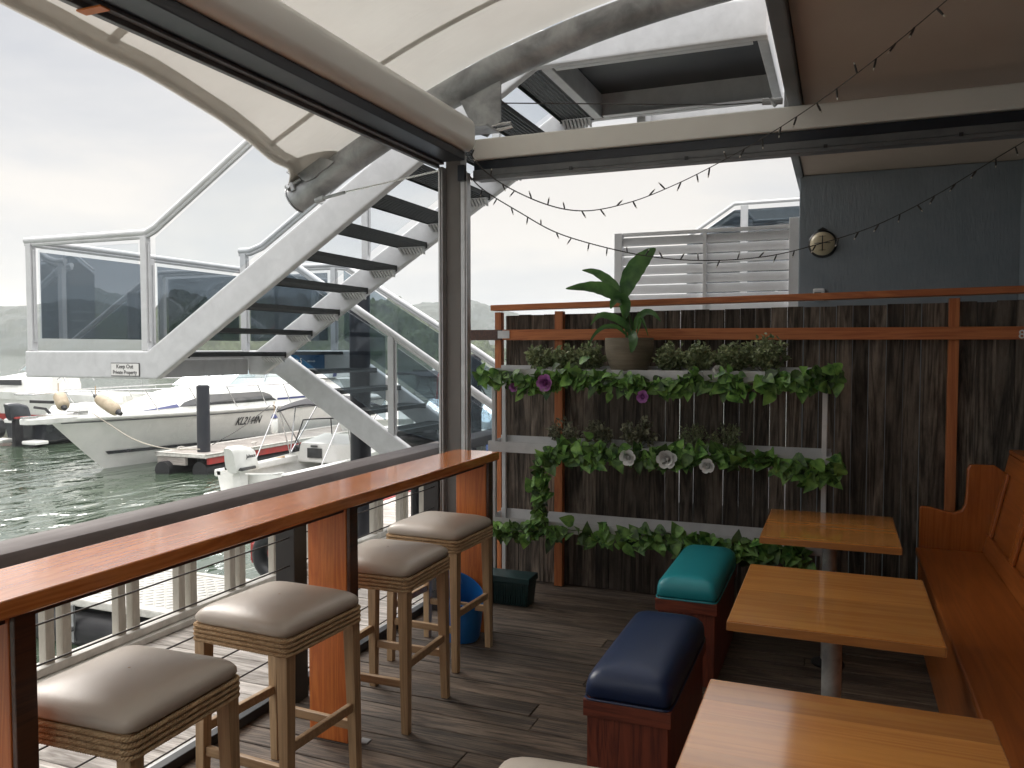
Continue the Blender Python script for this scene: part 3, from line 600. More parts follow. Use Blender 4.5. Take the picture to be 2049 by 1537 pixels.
# far side of the landing and lower flight
post(-5.80,yf,1.68,HR-.03); rail([(-7.18,yf,HR),(-5.80,yf,HR),(-5.62,yf,HR-.02),(-3.97,yf,ltop(-3.97)+1.05)])
lh=lambda X:ltop(X)+1.05
rail([(-3.97,yf,lh(-3.97)),(-3.2,yf,lh(-3.2)),(-3.0,yf,lh(-3.2)-.1)])
glass([(-7.08,yf,1.80),(-5.9,yf,1.80),(-5.9,yf,HR-.09),(-7.08,yf,HR-.09)],'glass')
glass([(-5.66,yf,ltop(-5.6)+.1),(-4.0,yf,ltop(-4.0)+.08),(-4.0,yf,lh(-4.0)-.1),(-5.66,yf,lh(-5.6)-.1)])
# middle: far side of upper flight
post(-5.84,ym,1.68,HR-.03); post(-4.35,ym,mtop(-4.35),mtop(-4.35)+1.0) ; post(-2.95,ym,mtop(-2.95),mtop(-2.95)+1.0)
rail([(-5.9,ym,HR),(-5.76,ym,HR),(-5.6,ym,HR+.05),(-2.1,ym,hx(-2.1))])
glass([(-5.72,ym,mtop(-5.72)+.1),(-2.2,ym,mtop(-2.2)+.06),(-2.2,ym,hx(-2.2)-.09),(-5.72,ym,hx(-5.72)-.09)],'glassc')
# near side of lower flight
rail([(-5.72,yl,HR-.02),(-5.5,yl,HR-.06),(-3.6,yl,lh(-3.6)-.03),(-2.75,yl,lh(-2.75)-.03)])
pxp=pY(784,700,yl).x; post(pxp,yl,ltop(pxp)-.08,lh(pxp)-.07)
glass([(-5.66,yl,ltop(-5.6)+.1),(pxp-.08,yl,ltop(pxp-.08)+.08),(pxp-.08,yl,lh(pxp)-.06),(-5.66,yl,lh(-5.6)-.14)])
glass([(pxp+.07,yl,ltop(pxp+.07)+.08),(-3.0,yl,ltop(-3.75)+.08),(-3.0,yl,lh(-3.0)-.14),(pxp+.07,yl,lh(pxp+.07)-.14)])
glass([(-4.0,yf,ltop(-4.0)+.08),(-3.3,yf,ltop(-3.9)+.08),(-3.3,yf,lh(-3.3)-.1),(-4.0,yf,lh(-4)-.1)])
MB().box(-4.25,-4.0,YL,YF+.08,.30,.34).box(-4.2,-4.12,YF-.1,YF,-1.6,.30).build('foot_plate',M['galv'],t)
# signs on the stair
c=pY(251.5,739.5,YN); t=thing('sign','small white sign with keep out notice on the landing edge','sign',c)
y0=YN-.004
MB().box(c.x-.170,c.x+.170,y0-.004,y0,c.z-.06,c.z+.06).build('board',M['ink'],t,bevel=.004)
MB().box(c.x-.164,c.x+.164,y0-.0065,y0-.0045,c.z-.054,c.z+.054).build('face',M['signwhite'],t)
text_part('Keep Out',.05,(c.x,y0-.0075,c.z+.026),(1,0,0),(0,0,1),M['ink'],t,depth=.0006)
text_part('Private Property',.05,(c.x,y0-.0075,c.z-.026),(1,0,0),(0,0,1),M['ink'],t,depth=.0006,squash=.86)
a=pY(562,706,YF);b=pY(650,736,YF); t=thing('sign','blue sign reading Unit 5 with a white arrow under the stair','sign',((a.x+b.x)/2,YF,a.z-.1))
yy=YF-.004; MB().box(a.x,b.x,yy-.008,yy,b.z-.01,a.z-.01).build('board',M['signblue'],t,bevel=.002)
cz=(a.z+b.z)/2-.012
ux=pY(583,718,yy).x; vx=pY(616,718,yy).x; wx=pY(632,718,yy).x
text_part('Unit 5',.092,(ux,yy-.010,cz),(1,0,0),(0,0,1),M['whiteink'],t,depth=.0008,align='LEFT',squash=.72)
MB().box(vx,wx-.025,yy-.0105,yy-.0095,cz-.007,cz+.007).prism([(wx-.026,yy-.0105,cz+.018),(wx,yy-.0105,cz),(wx-.026,yy-.0105,cz-.018)],(0,.001,0)).build('arrow',M['whiteink'],t)
# ------------------------------------------------------------ timber fence
t=thing('timber_fence','weathered paling fence with orange timber frame closing the deck','fence',(-.6,5.5,0))
bd=MB(); x=-2.27
FB=5.53
k=0
while x<1.24:
    wd=.098+rnd.uniform(-.004,.004)
    gap=.0035
    if -1.25<x<.42: gap=rnd.choice((.0025,.004,.0055,.004))
    elif -1.9<x: gap=rnd.choice((.0015,.003))
    zt_=1.965+.012*(x+2.3)/1+rnd.uniform(-.006,.002)
    bd.box(x,x+wd-gap,FB+rnd.uniform(0,.006),FB+.022,.006,zt_-.02); x+=wd; k+=1
bd.build('palings',M['board'],t)
def fpost(x0,x1,y0=5.47,z1=1.965): 
    MB().box(x0,x1,y0,5.527,.003,z1).build('post',M['fir_z'],t,bevel=.003)
fpost(-2.335,-2.285); fpost(-1.875,-1.815); fpost(.60,.655,z1=2.0)
MB().beam((-2.35,5.49,1.995),(1.24,5.49,2.045),.13,.04).build('cap',M['fir_x'],t,bevel=.003)
MB().beam((-2.26,5.448,1.80),(1.24,5.448,1.79),.04,.075).build('rail',M['fir_x'],t,bevel=.003)
MB().beam((-2.6,5.44,1.80),(-2.263,5.44,1.80),.04,.075).build('rail_extension',M['bardark'],t,bevel=.003)
MB().box(-2.29,-2.20,5.418,5.421,1.775,1.83).build('nail_plate',M['galv'],t)
MB().box(-2.28,1.24,5.56,5.62,.006,.18).build('bottom_rail',M['black'],t)  # black strip added behind the palings to block light under the fence
c=pY(2041,668,5.42); text_part('8',.07,(c.x+.01,5.42,c.z-.005),(1,0,0),(0,0,1),M['whiteink'],t,name='numeral',depth=.003)
# ------------------------------------------------------------ garden stand
t=thing('plant_stand','tall galvanised plant stand with three long trays against the fence','plant stand',(-1.15,5.2,0))
SX0,SX1=-2.2,-.06; S0,S1=5.10,5.31
SHZ=[1.565,1.07,.55]
for x in (SX0,SX1-.03):
    for y in (S0,S1-.03): MB().box(x,x+.028,y,y+.028,.0,1.50).build('upright',M['galv'],t,bevel=.003)
for i,z in enumerate(SHZ):
    x0=SX0-.02; x1=SX1+.02
    MB().box(x0,x1,S0-.015,S0-.011,z-.07,z+.0).box(x0,x1,S1+.003,S1+.007,z-.05,z+.02).box(x0,x1,S0-.010,S1+.002,z-.072,z-.066).box(x0-.004,x0-.001,S0-.01,S1,z-.07,z+.0).box(x1+.001,x1+.004,S0-.01,S1,z-.07,z+.0).build('tray',M['galv'],t)
# ------------------------------------------------------------ plants
def leaf(mb,c,d,nrm,L_,W_,fold=.25,droop=.2,shape=((0,0),(.18,.8),(.45,1),(.75,.6),(1,0))):
    d=d.normalized(); s=d.cross(nrm).normalized(); n=s.cross(d).normalized()
    vs=[];m=len(shape)
    for u,wv in shape:
        p=c+d*L_*u-n*L_*droop*u*u
        vs+= [p-s*W_*.5*wv+n*W_*fold*wv*.5, p, p+s*W_*.5*wv+n*W_*fold*wv*.5]
    fs=[]
    for i in range(m-1):
        a=i*3; fs+=[(a,a+1,a+4,a+3),(a+1,a+2,a+5,a+4)]
    mb.add(vs,fs)
HEART=((-.12,.45),(.0,.85),(.2,1),(.45,.82),(.75,.4),(1,0))
def rv(r=rnd): 
    while 1:
        v=Vector((r.uniform(-1,1),r.uniform(-1,1),r.uniform(-1,1)))
        if .1<v.length<1: return v.normalized()
def garland(name,label,pts,n,seed,flowers=()):
    r=random.Random(seed); root=thing(name,label,'garland',pts[0])
    pts=[Vector(p) for p in pts]; seg=[(b-a).length for a,b in zip(pts,pts[1:])]; tot=sum(seg)
    def at(s):
        s*=tot
        for a,b,l_ in zip(pts,pts[1:],seg):
            if s<=l_: return a.lerp(b,s/l_)
            s-=l_
        return pts[-1]
    MB().tube([at(k/60)+Vector((0,r.uniform(-.008,.008),r.uniform(-.012,.012))) for k in range(61)],.004,5).build('stem',M['bush'],root)
    mb=MB()
    for k in range(n):
        c=at(r.random()); 
        if noise.noise(c*6+Vector((seed,0,0)))<-.25 and r.random()<.6: continue
        o=Vector((r.gauss(0,.022),-abs(r.gauss(0,.022))-.006,r.gauss(-.005,.032)))
        d=Vector((r.uniform(-1,1),r.uniform(-1,.05),r.uniform(-1.2,.9)))
        nr=Vector((r.uniform(-.6,.6),-1,r.uniform(-.2,1)))
        sz=r.uniform(.045,.10); leaf(mb,c+o,d,nr,sz,sz*r.uniform(.75,.95),fold=r.uniform(.1,.45),droop=r.uniform(0,.35),shape=HEART)
    mb.build('leaves',M['ivy'],root,smooth=60)
    for (p,m,sz) in flowers:
        fb=MB(); p=Vector(p)
        fb.lathe([(.001,-.30*sz),(.20*sz,-.18*sz),(.22*sz,0),(.12*sz,.16*sz),(.03*sz,.20*sz)],(0,0,0),9)
        fb.v=[Vector((v.x,-v.z,v.y))+p for v in fb.v]
        for ring,(nn,tt,ln) in enumerate(((4,.35,.75),(5,.75,.95),(6,1.15,1.1))):
            for k in range(nn):
                a=2*PI*k/nn+ring*.6+r.uniform(-.15,.15); t_=tt+r.uniform(-.12,.12); d=Vector((math.cos(a)*math.sin(t_),-math.cos(t_),math.sin(a)*math.sin(t_)))
                leaf(fb,p+Vector((math.cos(a)*.12*sz,.25*sz,math.sin(a)*.12*sz)),d,Vector((-math.cos(a),-.2,-math.sin(a))),sz*ln,sz*.95,fold=.35,droop=-.22,shape=((0,.4),(.35,.9),(.7,1),(.95,.7),(1,.3)))
        fb.build('rose',m,root,smooth=60)
    return root
g1=[pY(x,y,5.07) for x,y in ((968,752),(1010,752),(1060,768),(1130,756),(1200,760),(1260,770),(1330,775),(1400,762),(1480,768),(1560,765),(1640,760),(1690,742))]
garland('ivy_garland','leafy ivy garland with lilac roses along the top tray',g1,430,3,[(pY(1091,766,5.0),M['petalp'],.055),(pY(1287,794,5.0),M['petalp'],.04),(pY(1028,775,5.02),M['petalp'],.03),(pY(1437,740,5.02),M['petalw'],.03)])
g2=[pY(x,y,5.07) for x,y in ((1085,1040),(1085,990),(1088,940),(1100,912),(1150,902),(1230,905),(1300,915),(1400,915),(1480,915),(1560,925),(1620,945),(1680,935))]
garland('ivy_garland','ivy garland with white roses on the middle tray, hanging at its left end',g2,420,4,[(pY(1335,918,5.0),M['petalw'],.06),(pY(1257,915,5.0),M['petalw'],.05),(pY(1416,932,5.0),M['petalw'],.045)])
g3=[pY(x,y,5.07) for x,y in ((985,1055),(1050,1062),(1120,1060),(1190,1068),(1270,1072),(1340,1078),(1430,1090),(1520,1100),(1610,1112))]
garland('ivy_garland','dark ivy garland along the bottom tray near the floor',g3,330,5)
def bush(label,px,py,r0,z0,seed,m,n=640,lf=.033,Y=5.2,tall=1.):
    r=random.Random(seed); c=pY(px,py,Y); root=thing('potted_shrub',label,'plant',(c.x,Y,z0),group=None)
    MB().lathe([(0,0),(.036,0),(.045,.05),(.042,.05),(.0,.04)],(c.x,Y,z0-.06),16).build('pot',M['black'],root,smooth=30)
    tw=MB(); mb=MB(); cc=Vector((c.x,Y,z0+r0*.62))
    for k in range(40):
        d=rv(r); d.z=abs(d.z)*1.1-.15; e=cc+Vector((d.x*r0,d.y*r0*.8,d.z*r0*tall*1.05)); b0=Vector((c.x,Y,z0-.02)); tw.tube([b0,b0.lerp(e,.55)+rv(r)*.01,e],.0016,4)
        for q in range(n//40):
            u=r.uniform(.4,1.05); p=b0.lerp(e,u)+rv(r)*.014
            leaf(mb,p,d*.6+rv(r)*.8,rv(r)+Vector((0,-.3,.6)),lf*r.uniform(.6,1.1),lf*.62*r.uniform(.7,1.1),fold=.3)
    tw.build('twigs',M['bushd'],root); mb.build('foliage',m,root)
    return root
for i,(px,lab,s) in enumerate(((1082,'first small green shrub from the left on the top tray',.095),(1130,'small green shrub second from the left on the top tray',.09),(1178,'small green shrub just left of the stone pot',.1))):
    bush(lab,px,715,s,SHZ[0],20+i,M['bush'])
for i,(px,lab,s) in enumerate(((1342,'small green shrub just right of the stone pot',.1),(1398,'second small green shrub right of the stone pot',.1),(1463,'third small green shrub right of the stone pot',.1),(1530,'largest and rightmost shrub on the top tray',.13))):
    bush(lab,px,715,s,SHZ[0],30+i,M['bush'],n=900)
for i,(px,lab,s) in enumerate(((1128,'leftmost dusky shrub on the middle tray',.1),(1195,'dusky shrub second from the left on the middle tray',.095),(1279,'dusky long leaved shrub third on the middle tray',.11),(1388,'fine leaved shrub fourth on the middle tray',.1),(1455,'rightmost small shrub on the middle tray',.1))):
    bush(lab,px,875,s,SHZ[1],40+i,M['bushd'] if i<3 else M['bush'],n=360,lf=(.036 if i==2 else .03) if i<3 else .02)
# big pot with broad leaved plant
c=pY(1259,735,5.2); c=Vector((c.x,5.2,SHZ[0]-.04)); t=thing('potted_plant','broad leaved plant in a ribbed stone coloured pot on the top tray','plant',c)
PR=.158
prof=[(0,0),(PR*.58,0),(PR*.72,.03),(PR*.88,.09),(PR*.97,.15),(PR,.21),(PR*.985,.245),(PR*.93,.245),(PR*.9,.21),(0,.2)]
MB().lathe(prof,c,48).build('pot',M['pot'],t,smooth=40)
def bigleaf(px,W_,Y0=5.16,ys=None,fold=.25,name='leaf'):
    pts=[pY(a,b,Y0+(ys[i] if ys else 0)) for i,(a,b) in enumerate(px)]
    # smooth spine
    sp=[]
    for i in range(len(pts)-1):
        p0=pts[max(i-1,0)];p1=pts[i];p2=pts[i+1];p3=pts[min(i+2,len(pts)-1)]
        for k in range(6):
            u=k/6; sp.append(.5*((2*p1)+(p2-p0)*u+(2*p0-5*p1+4*p2-p3)*u*u+(3*p1-p0-3*p2+p3)*u**3))
    sp.append(pts[-1]); n=len(sp)-1; rows=[]
    for i,p in enumerate(sp):
        d=(sp[min(i+1,n)]-sp[max(i-1,0)]).normalized(); s=d.cross(Vector((0,-1,.25))).normalized(); nn=s.cross(d)
        u=i/n; wv=W_*(math.sin(PI*min(1,max(0,(u-.02)/.98))**.8)**.75)*.5 if u>.02 else .004
        wv=max(wv,.003)*(1+.04*math.sin(u*40))
        rows.append([p-s*wv+nn*wv*fold,p-s*wv*.5+nn*wv*fold*.35,p,p+s*wv*.5+nn*wv*fold*.35,p+s*wv+nn*wv*fold])
    mb=MB().loft(rows,closed=False,cap=False); return mb.build(name,M['lily'],t,smooth=True)
bigleaf([(1262,672),(1252,630),(1250,600),(1262,565),(1285,530),(1312,498)],.0001+.004)
bigleaf([(1251,597),(1258,565),(1275,535),(1295,512),(1312,497)],.13,ys=[0,0,0,0,0],fold=.2)
bigleaf([(1248,608),(1228,590),(1200,578),(1170,575),(1132,578)],.085,ys=[0,-.03,-.05,-.07,-.09],fold=.5)
bigleaf([(1248,602),(1235,580),(1215,560),(1190,545),(1165,541)],.065,ys=[0,.05,.08,.1,.1],fold=.4)
bigleaf([(1250,640),(1252,615),(1245,600),(1230,602),(1222,618)],.08,ys=[0,-.03,-.06,-.09,-.1],fold=.4)
bigleaf([(1262,672),(1252,650),(1225,635),(1200,632),(1182,650)],.05,ys=[0,0,-.03,-.06,-.08],fold=.4)
bigleaf([(1255,672),(1235,655),(1210,655),(1190,670),(1178,692)],.03,ys=[0,-.05,-.08,-.1,-.1],fold=.5)
bigleaf([(1270,665),(1276,640),(1292,626),(1308,628),(1322,643)],.045,ys=[0,-.02,-.05,-.08,-.09],fold=.5)
bigleaf([(1262,672),(1264,668),(1268,680),(1266,695),(1263,706)],.06,ys=[0,-.1,-.17,-.19,-.19],fold=.3)
bigleaf([(1275,668),(1280,650),(1283,635),(1290,650),(1297,672)],.02,ys=[0,-.02,-.05,-.06,-.06],fold=.5)
st_=MB()
for k in range(8): 
    a=pY(1262+rnd.uniform(-10,10),672,5.18); b=pY(1250+rnd.uniform(-4,12),605+rnd.uniform(0,25),5.15); st_.tube([a-Vector((0,0,.03)),a.lerp(b,.5)+Vector((rnd.uniform(-.01,.01),0,0)),b],.005,6)
st_.build('stems',M['lily'],t)
# teal planter box on the floor, blue bucket
a=pY(990,1183,5.02); 
t=thing('planter_box','empty dark green ribbed planter trough on the deck by the fence','planter',(-2.02,5.0,0))
x0,x1,y0,y1=-2.2,-1.86,4.92,5.08
mb=MB().loft([[(x0+.02,y0+.02,.003),(x1-.02,y0+.02,.003),(x1-.02,y1-.01,.003),(x0+.02,y1-.01,.003)],[(x0+.005,y0+.005,.155),(x1-.005,y0+.005,.155),(x1-.005,y1,.155),(x0+.005,y1,.155)]])
for k in range(17):
    x=x0+.028+.0172*k; mb.box(x,x+.008,y0-.0,y0+.019,.01,.15)
mb.build('trough',M['green'],t,bevel=.002,seg=1)
MB().box(x0-.005,x1+.005,y0-.008,y1+.005,.158,.2).build('rim',M['green'],t,bevel=.006)
c=Vector((-2.03,4.25,0)); t=thing('bucket','bright blue plastic bucket with raised back lip on the deck','bucket',c)
rg=[]
for r_,z,til in ((.001,.006,0),(.10,.006,0),(.112,.03,0),(.122,.12,0),(.135,.24,.12),(.14,.30,.55),(.132,.30,.55),(.125,.22,.1),(.11,.03,0),(.001,.02,0)):
    rg.append([c+Vector((r_*1.0*math.cos(a),r_*.9*math.sin(a),z+til*r_*math.cos(a+.5)*-1.)) for a in [2*PI*j/32 for j in range(32)]])
MB().loft(rg,cap=False).build('shell',M['bluebin'],t,smooth=50)
MB().tube([c+Vector((-.1+.0*k,.0,.33)) + Vector((.1*k/6,.03*math.sin(PI*k/6),.045*math.sin(PI*k/6))) for k in range(7)],.009,8).build('handle',M['bluebin'],t,smooth=True)
# ------------------------------------------------------------ string lights
def lights(label,pts,seed,hang):
    r=random.Random(seed); P3=[pd(*p) for p in pts]; sp=[]
    for i in range(len(P3)-1):
        p0=P3[max(i-1,0)];p1=P3[i];p2=P3[i+1];p3=P3[min(i+2,len(P3)-1)]
        for k in range(14):
            u=k/14; sp.append(.5*((2*p1)+(p2-p0)*u+(2*p0-5*p1+4*p2-p3)*u*u+(3*p1-p0-3*p2+p3)*u**3))
    sp.append(P3[-1]); root=thing('string_lights',label,'string lights',P3[0])
    mb=MB()
    for ph in (0,2.1,4.2): 
        pts2=[]
        for i,p in enumerate(sp):
            for q in range(3):
                if i+1<len(sp): pp_=p.lerp(sp[i+1],q/3); a=(i*3+q)*1.1+ph; pts2.append(pp_+Vector((math.cos(a)*.0022,math.sin(a)*.0022,math.sin(a+1)*.0022)))
        mb.tube(pts2,.0017,5)
    mb.build('cable',M['wire'],root)
    acc=0; nxt=.06
    for i in range(len(sp)-1):
        acc+=(sp[i+1]-sp[i]).length
        if acc>nxt:
            nxt=acc+r.uniform(.085,.115)
            d=Vector((r.uniform(-.7,.7),r.uniform(-.5,.5),r.choice((-1,-1,-1,.7)))).normalized(); p=sp[i]
            o=MB().tube([p,p+d*.016,p+d*.038],[.0035,.0048,.0042],6).build('bulb_holder',M['wire'],root)
            MB().tube([p+d*.039,p+d*.045,p+d*.05],[.0034,.0036,.001],6).build('bulb',M['bulbtip'],o)
lights('upper fairy light string sagging from the corner post across the beam',[(930,272,5.15),(948,318,5.1),(1000,365,5.0),(1090,408,4.85),(1170,422,4.7),(1260,405,4.5),(1350,370,4.3),(1440,325,4.05),(1540,268,3.8),(1650,195,3.5),(1760,112,3.2),(1830,55,3.0),(1930,-30,2.8)],1,1)
lights('lower fairy light string drooping past the louvre screen to the right',[(930,340,5.2),(965,378,5.2),(1040,425,5.2),(1120,468,5.15),(1240,502,5.1),(1340,518,5.0),(1440,521,4.9),(1540,512,4.8),(1640,488,4.7),(1750,452,4.55),(1870,392,4.4),(1985,322,4.25),(2080,265,4.1)],2,1)
# ------------------------------------------------------------ bar stools
def make_stool():
    t=thing('bar_stool','','stool',(0,0,0),group='taupe bar stools along the timber bar')
    h=.222; ft=.20; tp=.19
    for sx in (-1,1):
        for sy in (-1,1):
            bx,by=sx*ft,sy*ft; tx,ty=sx*tp,sy*tp; a=.017; b=.024
            MB().loft([[(bx-a,by-a,.001),(bx+a,by-a,.001),(bx+a,by+a,.001),(bx-a,by+a,.001)],[(tx-b,ty-b,.64),(tx+b,ty-b,.64),(tx+b,ty+b,.64),(tx-b,ty+b,.64)]]).build('leg',M['oak'],t,bevel=.003)
    q=ft-.004
    for sy in (-1,1): MB().beam((-q+.02,sy*q,.22),(q-.02,sy*q,.22),.022,.036).build('stretcher',M['oakx'],t,bevel=.005)
    for sx in (-1,1): MB().beam((sx*q,-q+.02,.30),(sx*q,q-.02,.30),.022,.036).build('stretcher',M['oakx'],t,bevel=.005)
    MB().box(-h+.012,h-.012,-h+.012,h-.012,.635,.70).build('seat_frame',M['oakx'],t)
    # cushion: superellipse rings
    rings=[]
    for z,k,e_ in ((.701,.965,14),(.710,1.0,14),(.726,1.0,13),(.738,.975,11),(.749,.915,9),(.758,.82,7),(.765,.66,5),(.770,.45,4),(.7725,.22,3),(.773,.02,2)):
        rg=[]
        for j in range(96):
            a=2*PI*j/96; ca,sa=math.cos(a),math.sin(a); s_=(abs(ca)**e_+abs(sa)**e_)**(-1/e_); rg.append((h*1.0*k*s_*ca,h*1.0*k*s_*sa,z))
        rings.append(rg)
    MB().loft(rings,cap=False).build('cushion',M['leather'],t,smooth=70)
    # four rows of twisted rope round the apron
    per=[]; rc=.022; hh=h-.004
    for cx,cy_,a0 in ((1,-1,-90),(1,1,0),(-1,1,90),(-1,-1,180)):
        for k in range(5): a=R(a0+90*k/4); per.append(Vector((cx*(hh-rc)+rc*math.cos(a),cy_*(hh-rc)+rc*math.sin(a),0)))
    per.append(per[0].copy()); seg=[(b-a).length for a,b in zip(per,per[1:])]; tot=sum(seg)
    def at(s):
        s=(s%1)*tot
        for a,b,l_ in zip(per,per[1:],seg):
            if s<=l_: return a.lerp(b,s/l_),(b-a).normalized()
            s-=l_
        return per[-1],(per[-1]-per[-2]).normalized()
    for row in range(4):
        mb=MB(); z=.640+.0168*row; turns=66; n=turns*6
        for ph in (0,2*PI/3,4*PI/3):
            pts=[]
            for k in range(n):
                p,d=at(k/n); o=Vector((d.y,-d.x,0)); a=2*PI*turns*k/n+ph
                pts.append(p+Vector((0,0,z))+(o*math.cos(a)+Vector((0,0,1))*math.sin(a))*.0045)
            mb.tube(pts,.0040,5,closed=True)
        mb.build('rope',M['rope'],t,smooth=True)
    return t
s=make_stool(); s.location=(-1.905,1.75,0); s.rotation_euler=(0,0,R(2)); s['label']='nearest taupe bar stool, partly behind the first bar leg'
dup(s,(-1.955,2.50,0),R(-3),'taupe bar stool just before the middle orange bar leg')
dup(s,(-1.955,3.30,0),R(1),'taupe bar stool just behind the middle bar leg')
dup(s,(-2.04,4.01,0),R(-2),'farthest taupe bar stool beside the blue bucket')
c=pz(1150,1622,.76); dup(s,(c.x,c.y,0),R(4),'taupe stool cut off at the bottom edge beside the navy bench')
# ------------------------------------------------------------ tables
def table(x0,x1,y0,y1,label,planks=6):
    t=thing('dining_table',label,'table',((x0+x1)/2,(y0+y1)/2,0),group='square cafe tables along the pew')
    z=.76; mb=MB(); n=planks
    mb2=MB()
    for k in range(n):
        ya=y0+(y1-y0)*k/n; yb_=y0+(y1-y0)*(k+1)/n; mb2.box(x0,x1,ya+(.0003 if k else 0),yb_,z-.034,z)
    mb2.build('tabletop',M['tabletop'],t,bevel=.0)
    MB().box(x0-.004,x0-.0002,y0-.004,y1+.004,z-.034,z-.003).box(x1+.0002,x1+.004,y0-.004,y1+.004,z-.034,z-.003).box(x0,x1,y0-.004,y0-.0002,z-.034,z-.003).box(x0,x1,y1+.0002,y1+.004,z-.034,z-.003).build('edging',M['tableedge'],t,bevel=.0015)
    cx,cy_=(x0+x1)/2-.0,(y0+y1)/2+.05
    MB().tube([(cx,cy_,.03),(cx,cy_,z-.06)],.036,24).build('pedestal',M['ped'],t,smooth=50)
    MB().box(cx-.13,cx+.13,cy_-.13,cy_+.13,z-.06,z-.036).build('top_plate',M['black'],t,bevel=.004)
    MB().lathe([(0,.002),(.085,.002),(.085,.012),(.045,.03),(0,.03)],(cx,cy_,0),32).build('base',M['black'],t,smooth=30)
table(-.355,.285,4.22,4.98,'farthest cafe table with striped planks in front of the plant stand',5)
table(-.345,.325,2.86,3.66,'middle cafe table between the navy and turquoise benches',4)
table(-.325,.37,1.62,2.33,'nearest cafe table with pale worn glare at the bottom edge',5)
# ------------------------------------------------------------ upholstered benches
def ottoman(x0,x1,y0,y1,m,label,zb=.43):
    t=thing('bench_seat',label,'bench',((x0+x1)/2,(y0+y1)/2,0),group=None)
    MB().box(x0+.012,x1-.012,y0+.012,y1-.012,.002,zb-.062).build('base',M['redwoodz'],t,bevel=.004)
    MB().box(x0,x1,y0,y1,zb-.06,zb).build('frame',M['redwood'],t,bevel=.004)
    cx,cy_=(x0+x1)/2,(y0+y1)/2; a,b=(x1-x0)/2,(y1-y0)/2; rings=[]
    for z,ins,e_ in ((zb+.002,.012,18),(zb+.02,.0,18),(zb+.05,.001,16),(zb+.072,.006,14),(zb+.09,.019,12),(zb+.103,.042,9),(zb+.111,.075,7),(zb+.115,.12,6)):
        rg=[]
        for j in range(112):
            th_=2*PI*j/112; ca,sa=math.cos(th_),math.sin(th_); s_=(abs(ca)**e_+abs(sa)**e_)**(-1/e_); rg.append((cx+(a-ins)*s_*ca,cy_+(b-ins)*s_*sa,z))
        rings.append(rg)
    rings.append([(cx+.002*math.cos(2*PI*j/112),cy_+(b-a)*.9*math.sin(2*PI*j/112)*1.,zb+.116) for j in range(112)])
    cu_=MB().loft(rings,cap=True).build('cushion',m,t,smooth=70)
    MB().tube([(p[0],p[1],zb+.004) for p in rings[1]],.0045,6,closed=True).build('piping',m,t,smooth=True)
ottoman(-.855,-.545,4.08,4.92,M['teal'],'turquoise vinyl topped wooden bench beyond the navy one')
ottoman(-.845,-.525,2.79,3.60,M['navy'],'navy blue vinyl topped wooden bench in the foreground')
# ------------------------------------------------------------ pew along the right wall
t=thing('wooden_pew','honey orange wooden pew with panelled back and scrolled end','pew',(.7,3,0))
PE=5.18; sz=.56
def pewpt(px,py,Y=PE): p=pY(px,py,Y); return (p.x,p.z)
out=[(1840,1018),(1842,1012),(1862,1015),(1890,1023),(1908,1027),(1924,1022),(1931,1010),(1934,985),(1936,940),(1941,930),(1990,931),(2010,945)]
poly=[pewpt(*q) for q in out]
poly=[(poly[0][0],.05)]+poly+[(1.02,poly[-1][1]),(1.02,.05)]
MB().prism([(x,PE,z) for x,z in poly],(0,.045,0)).build('end_panel',M['pewz'],t,bevel=.008)
MB().box(.42,.80,1.0,PE-.003,sz-.035,sz).build('seat',M['pew'],t,bevel=.01)
MB().box(.45,.47,1.0,PE-.003,.03,sz-.037).build('front_board',M['pew'],t,bevel=.003)
# back: sloping frame with raised panels
def bk(y,z,off=0): # sloping plane
    f=(z-sz)/.56; return Vector((.775+.12*f-off,y,z))
zt_=1.12
MB().prism([bk(1.0,sz+.002),bk(PE-.003,sz+.002),bk(PE-.003,zt_),bk(1.0,zt_)],(.03,0,0)).build('back',M['pew'],t,bevel=.004)
MB().prism([bk(1.0,sz+.004,.018),bk(PE-.004,sz+.004,.018),bk(PE-.004,sz+.10,.018),bk(1.0,sz+.10,.018)],(.0165,0,0)).prism([bk(1.0,zt_-.1,.018),bk(PE-.004,zt_-.1,.018),bk(PE-.004,zt_-.002,.018),bk(1.0,zt_-.002,.018)],(.0165,0,0)).build('back_rail',M['pew'],t,bevel=.004)
for k in range(7):
    ya=PE-.004-.62*k-.09; MB().prism([bk(ya,sz+.102,.018),bk(ya+.085,sz+.102,.018),bk(ya+.085,zt_-.102,.018),bk(ya,zt_-.102,.018)],(.0165,0,0)).build('back_stile',M['pewz'],t,bevel=.004)
MB().box(bk(0,zt_).x-.02,bk(0,zt_).x+.06,1.0,PE-.004,zt_+.002,zt_+.025).build('top_rail',M['pew'],t,bevel=.006)
# ------------------------------------------------------------ docks, piles, pontoon
def floats(root,ax,ends,r,z):
    MB().tube([ends[0],ends[1]],r,20).build('float',M['black'],root,smooth=50)
t=thing('finger_dock','timber finger dock with red edge and black floats beside the cruiser','dock',(-15.6,20,WZ))
DX0,DX1=-16.35,-14.85; DZ=-1.0
mb=MB(); y=16.2
while y<29: mb.box(DX0,DX1,y,y+.135,DZ-.04,DZ); y+=.142
mb.build('decking',M['dock'],t)
MB().beam((DX1+.04,16.05,DZ-.02),(DX1+.04,29,DZ-.02),.10,.10).beam((DX0-.04,16.05,DZ-.02),(DX0-.04,29,DZ-.02),.10,.10).beam((DX0-.09,16.1,DZ-.02),(DX1+.09,16.1,DZ-.02),.10,.10).build('edge_rail',M['white'],t,bevel=.03)
MB().box(DX1-.02,DX1+.05,16.2,29,DZ-.24,DZ-.075).build('side_fascia',M['redstripe'],t)
MB().box(DX0-.03,DX0+.9,16.08,16.16,DZ-.28,DZ-.075).build('end_board',M['dock'],t)
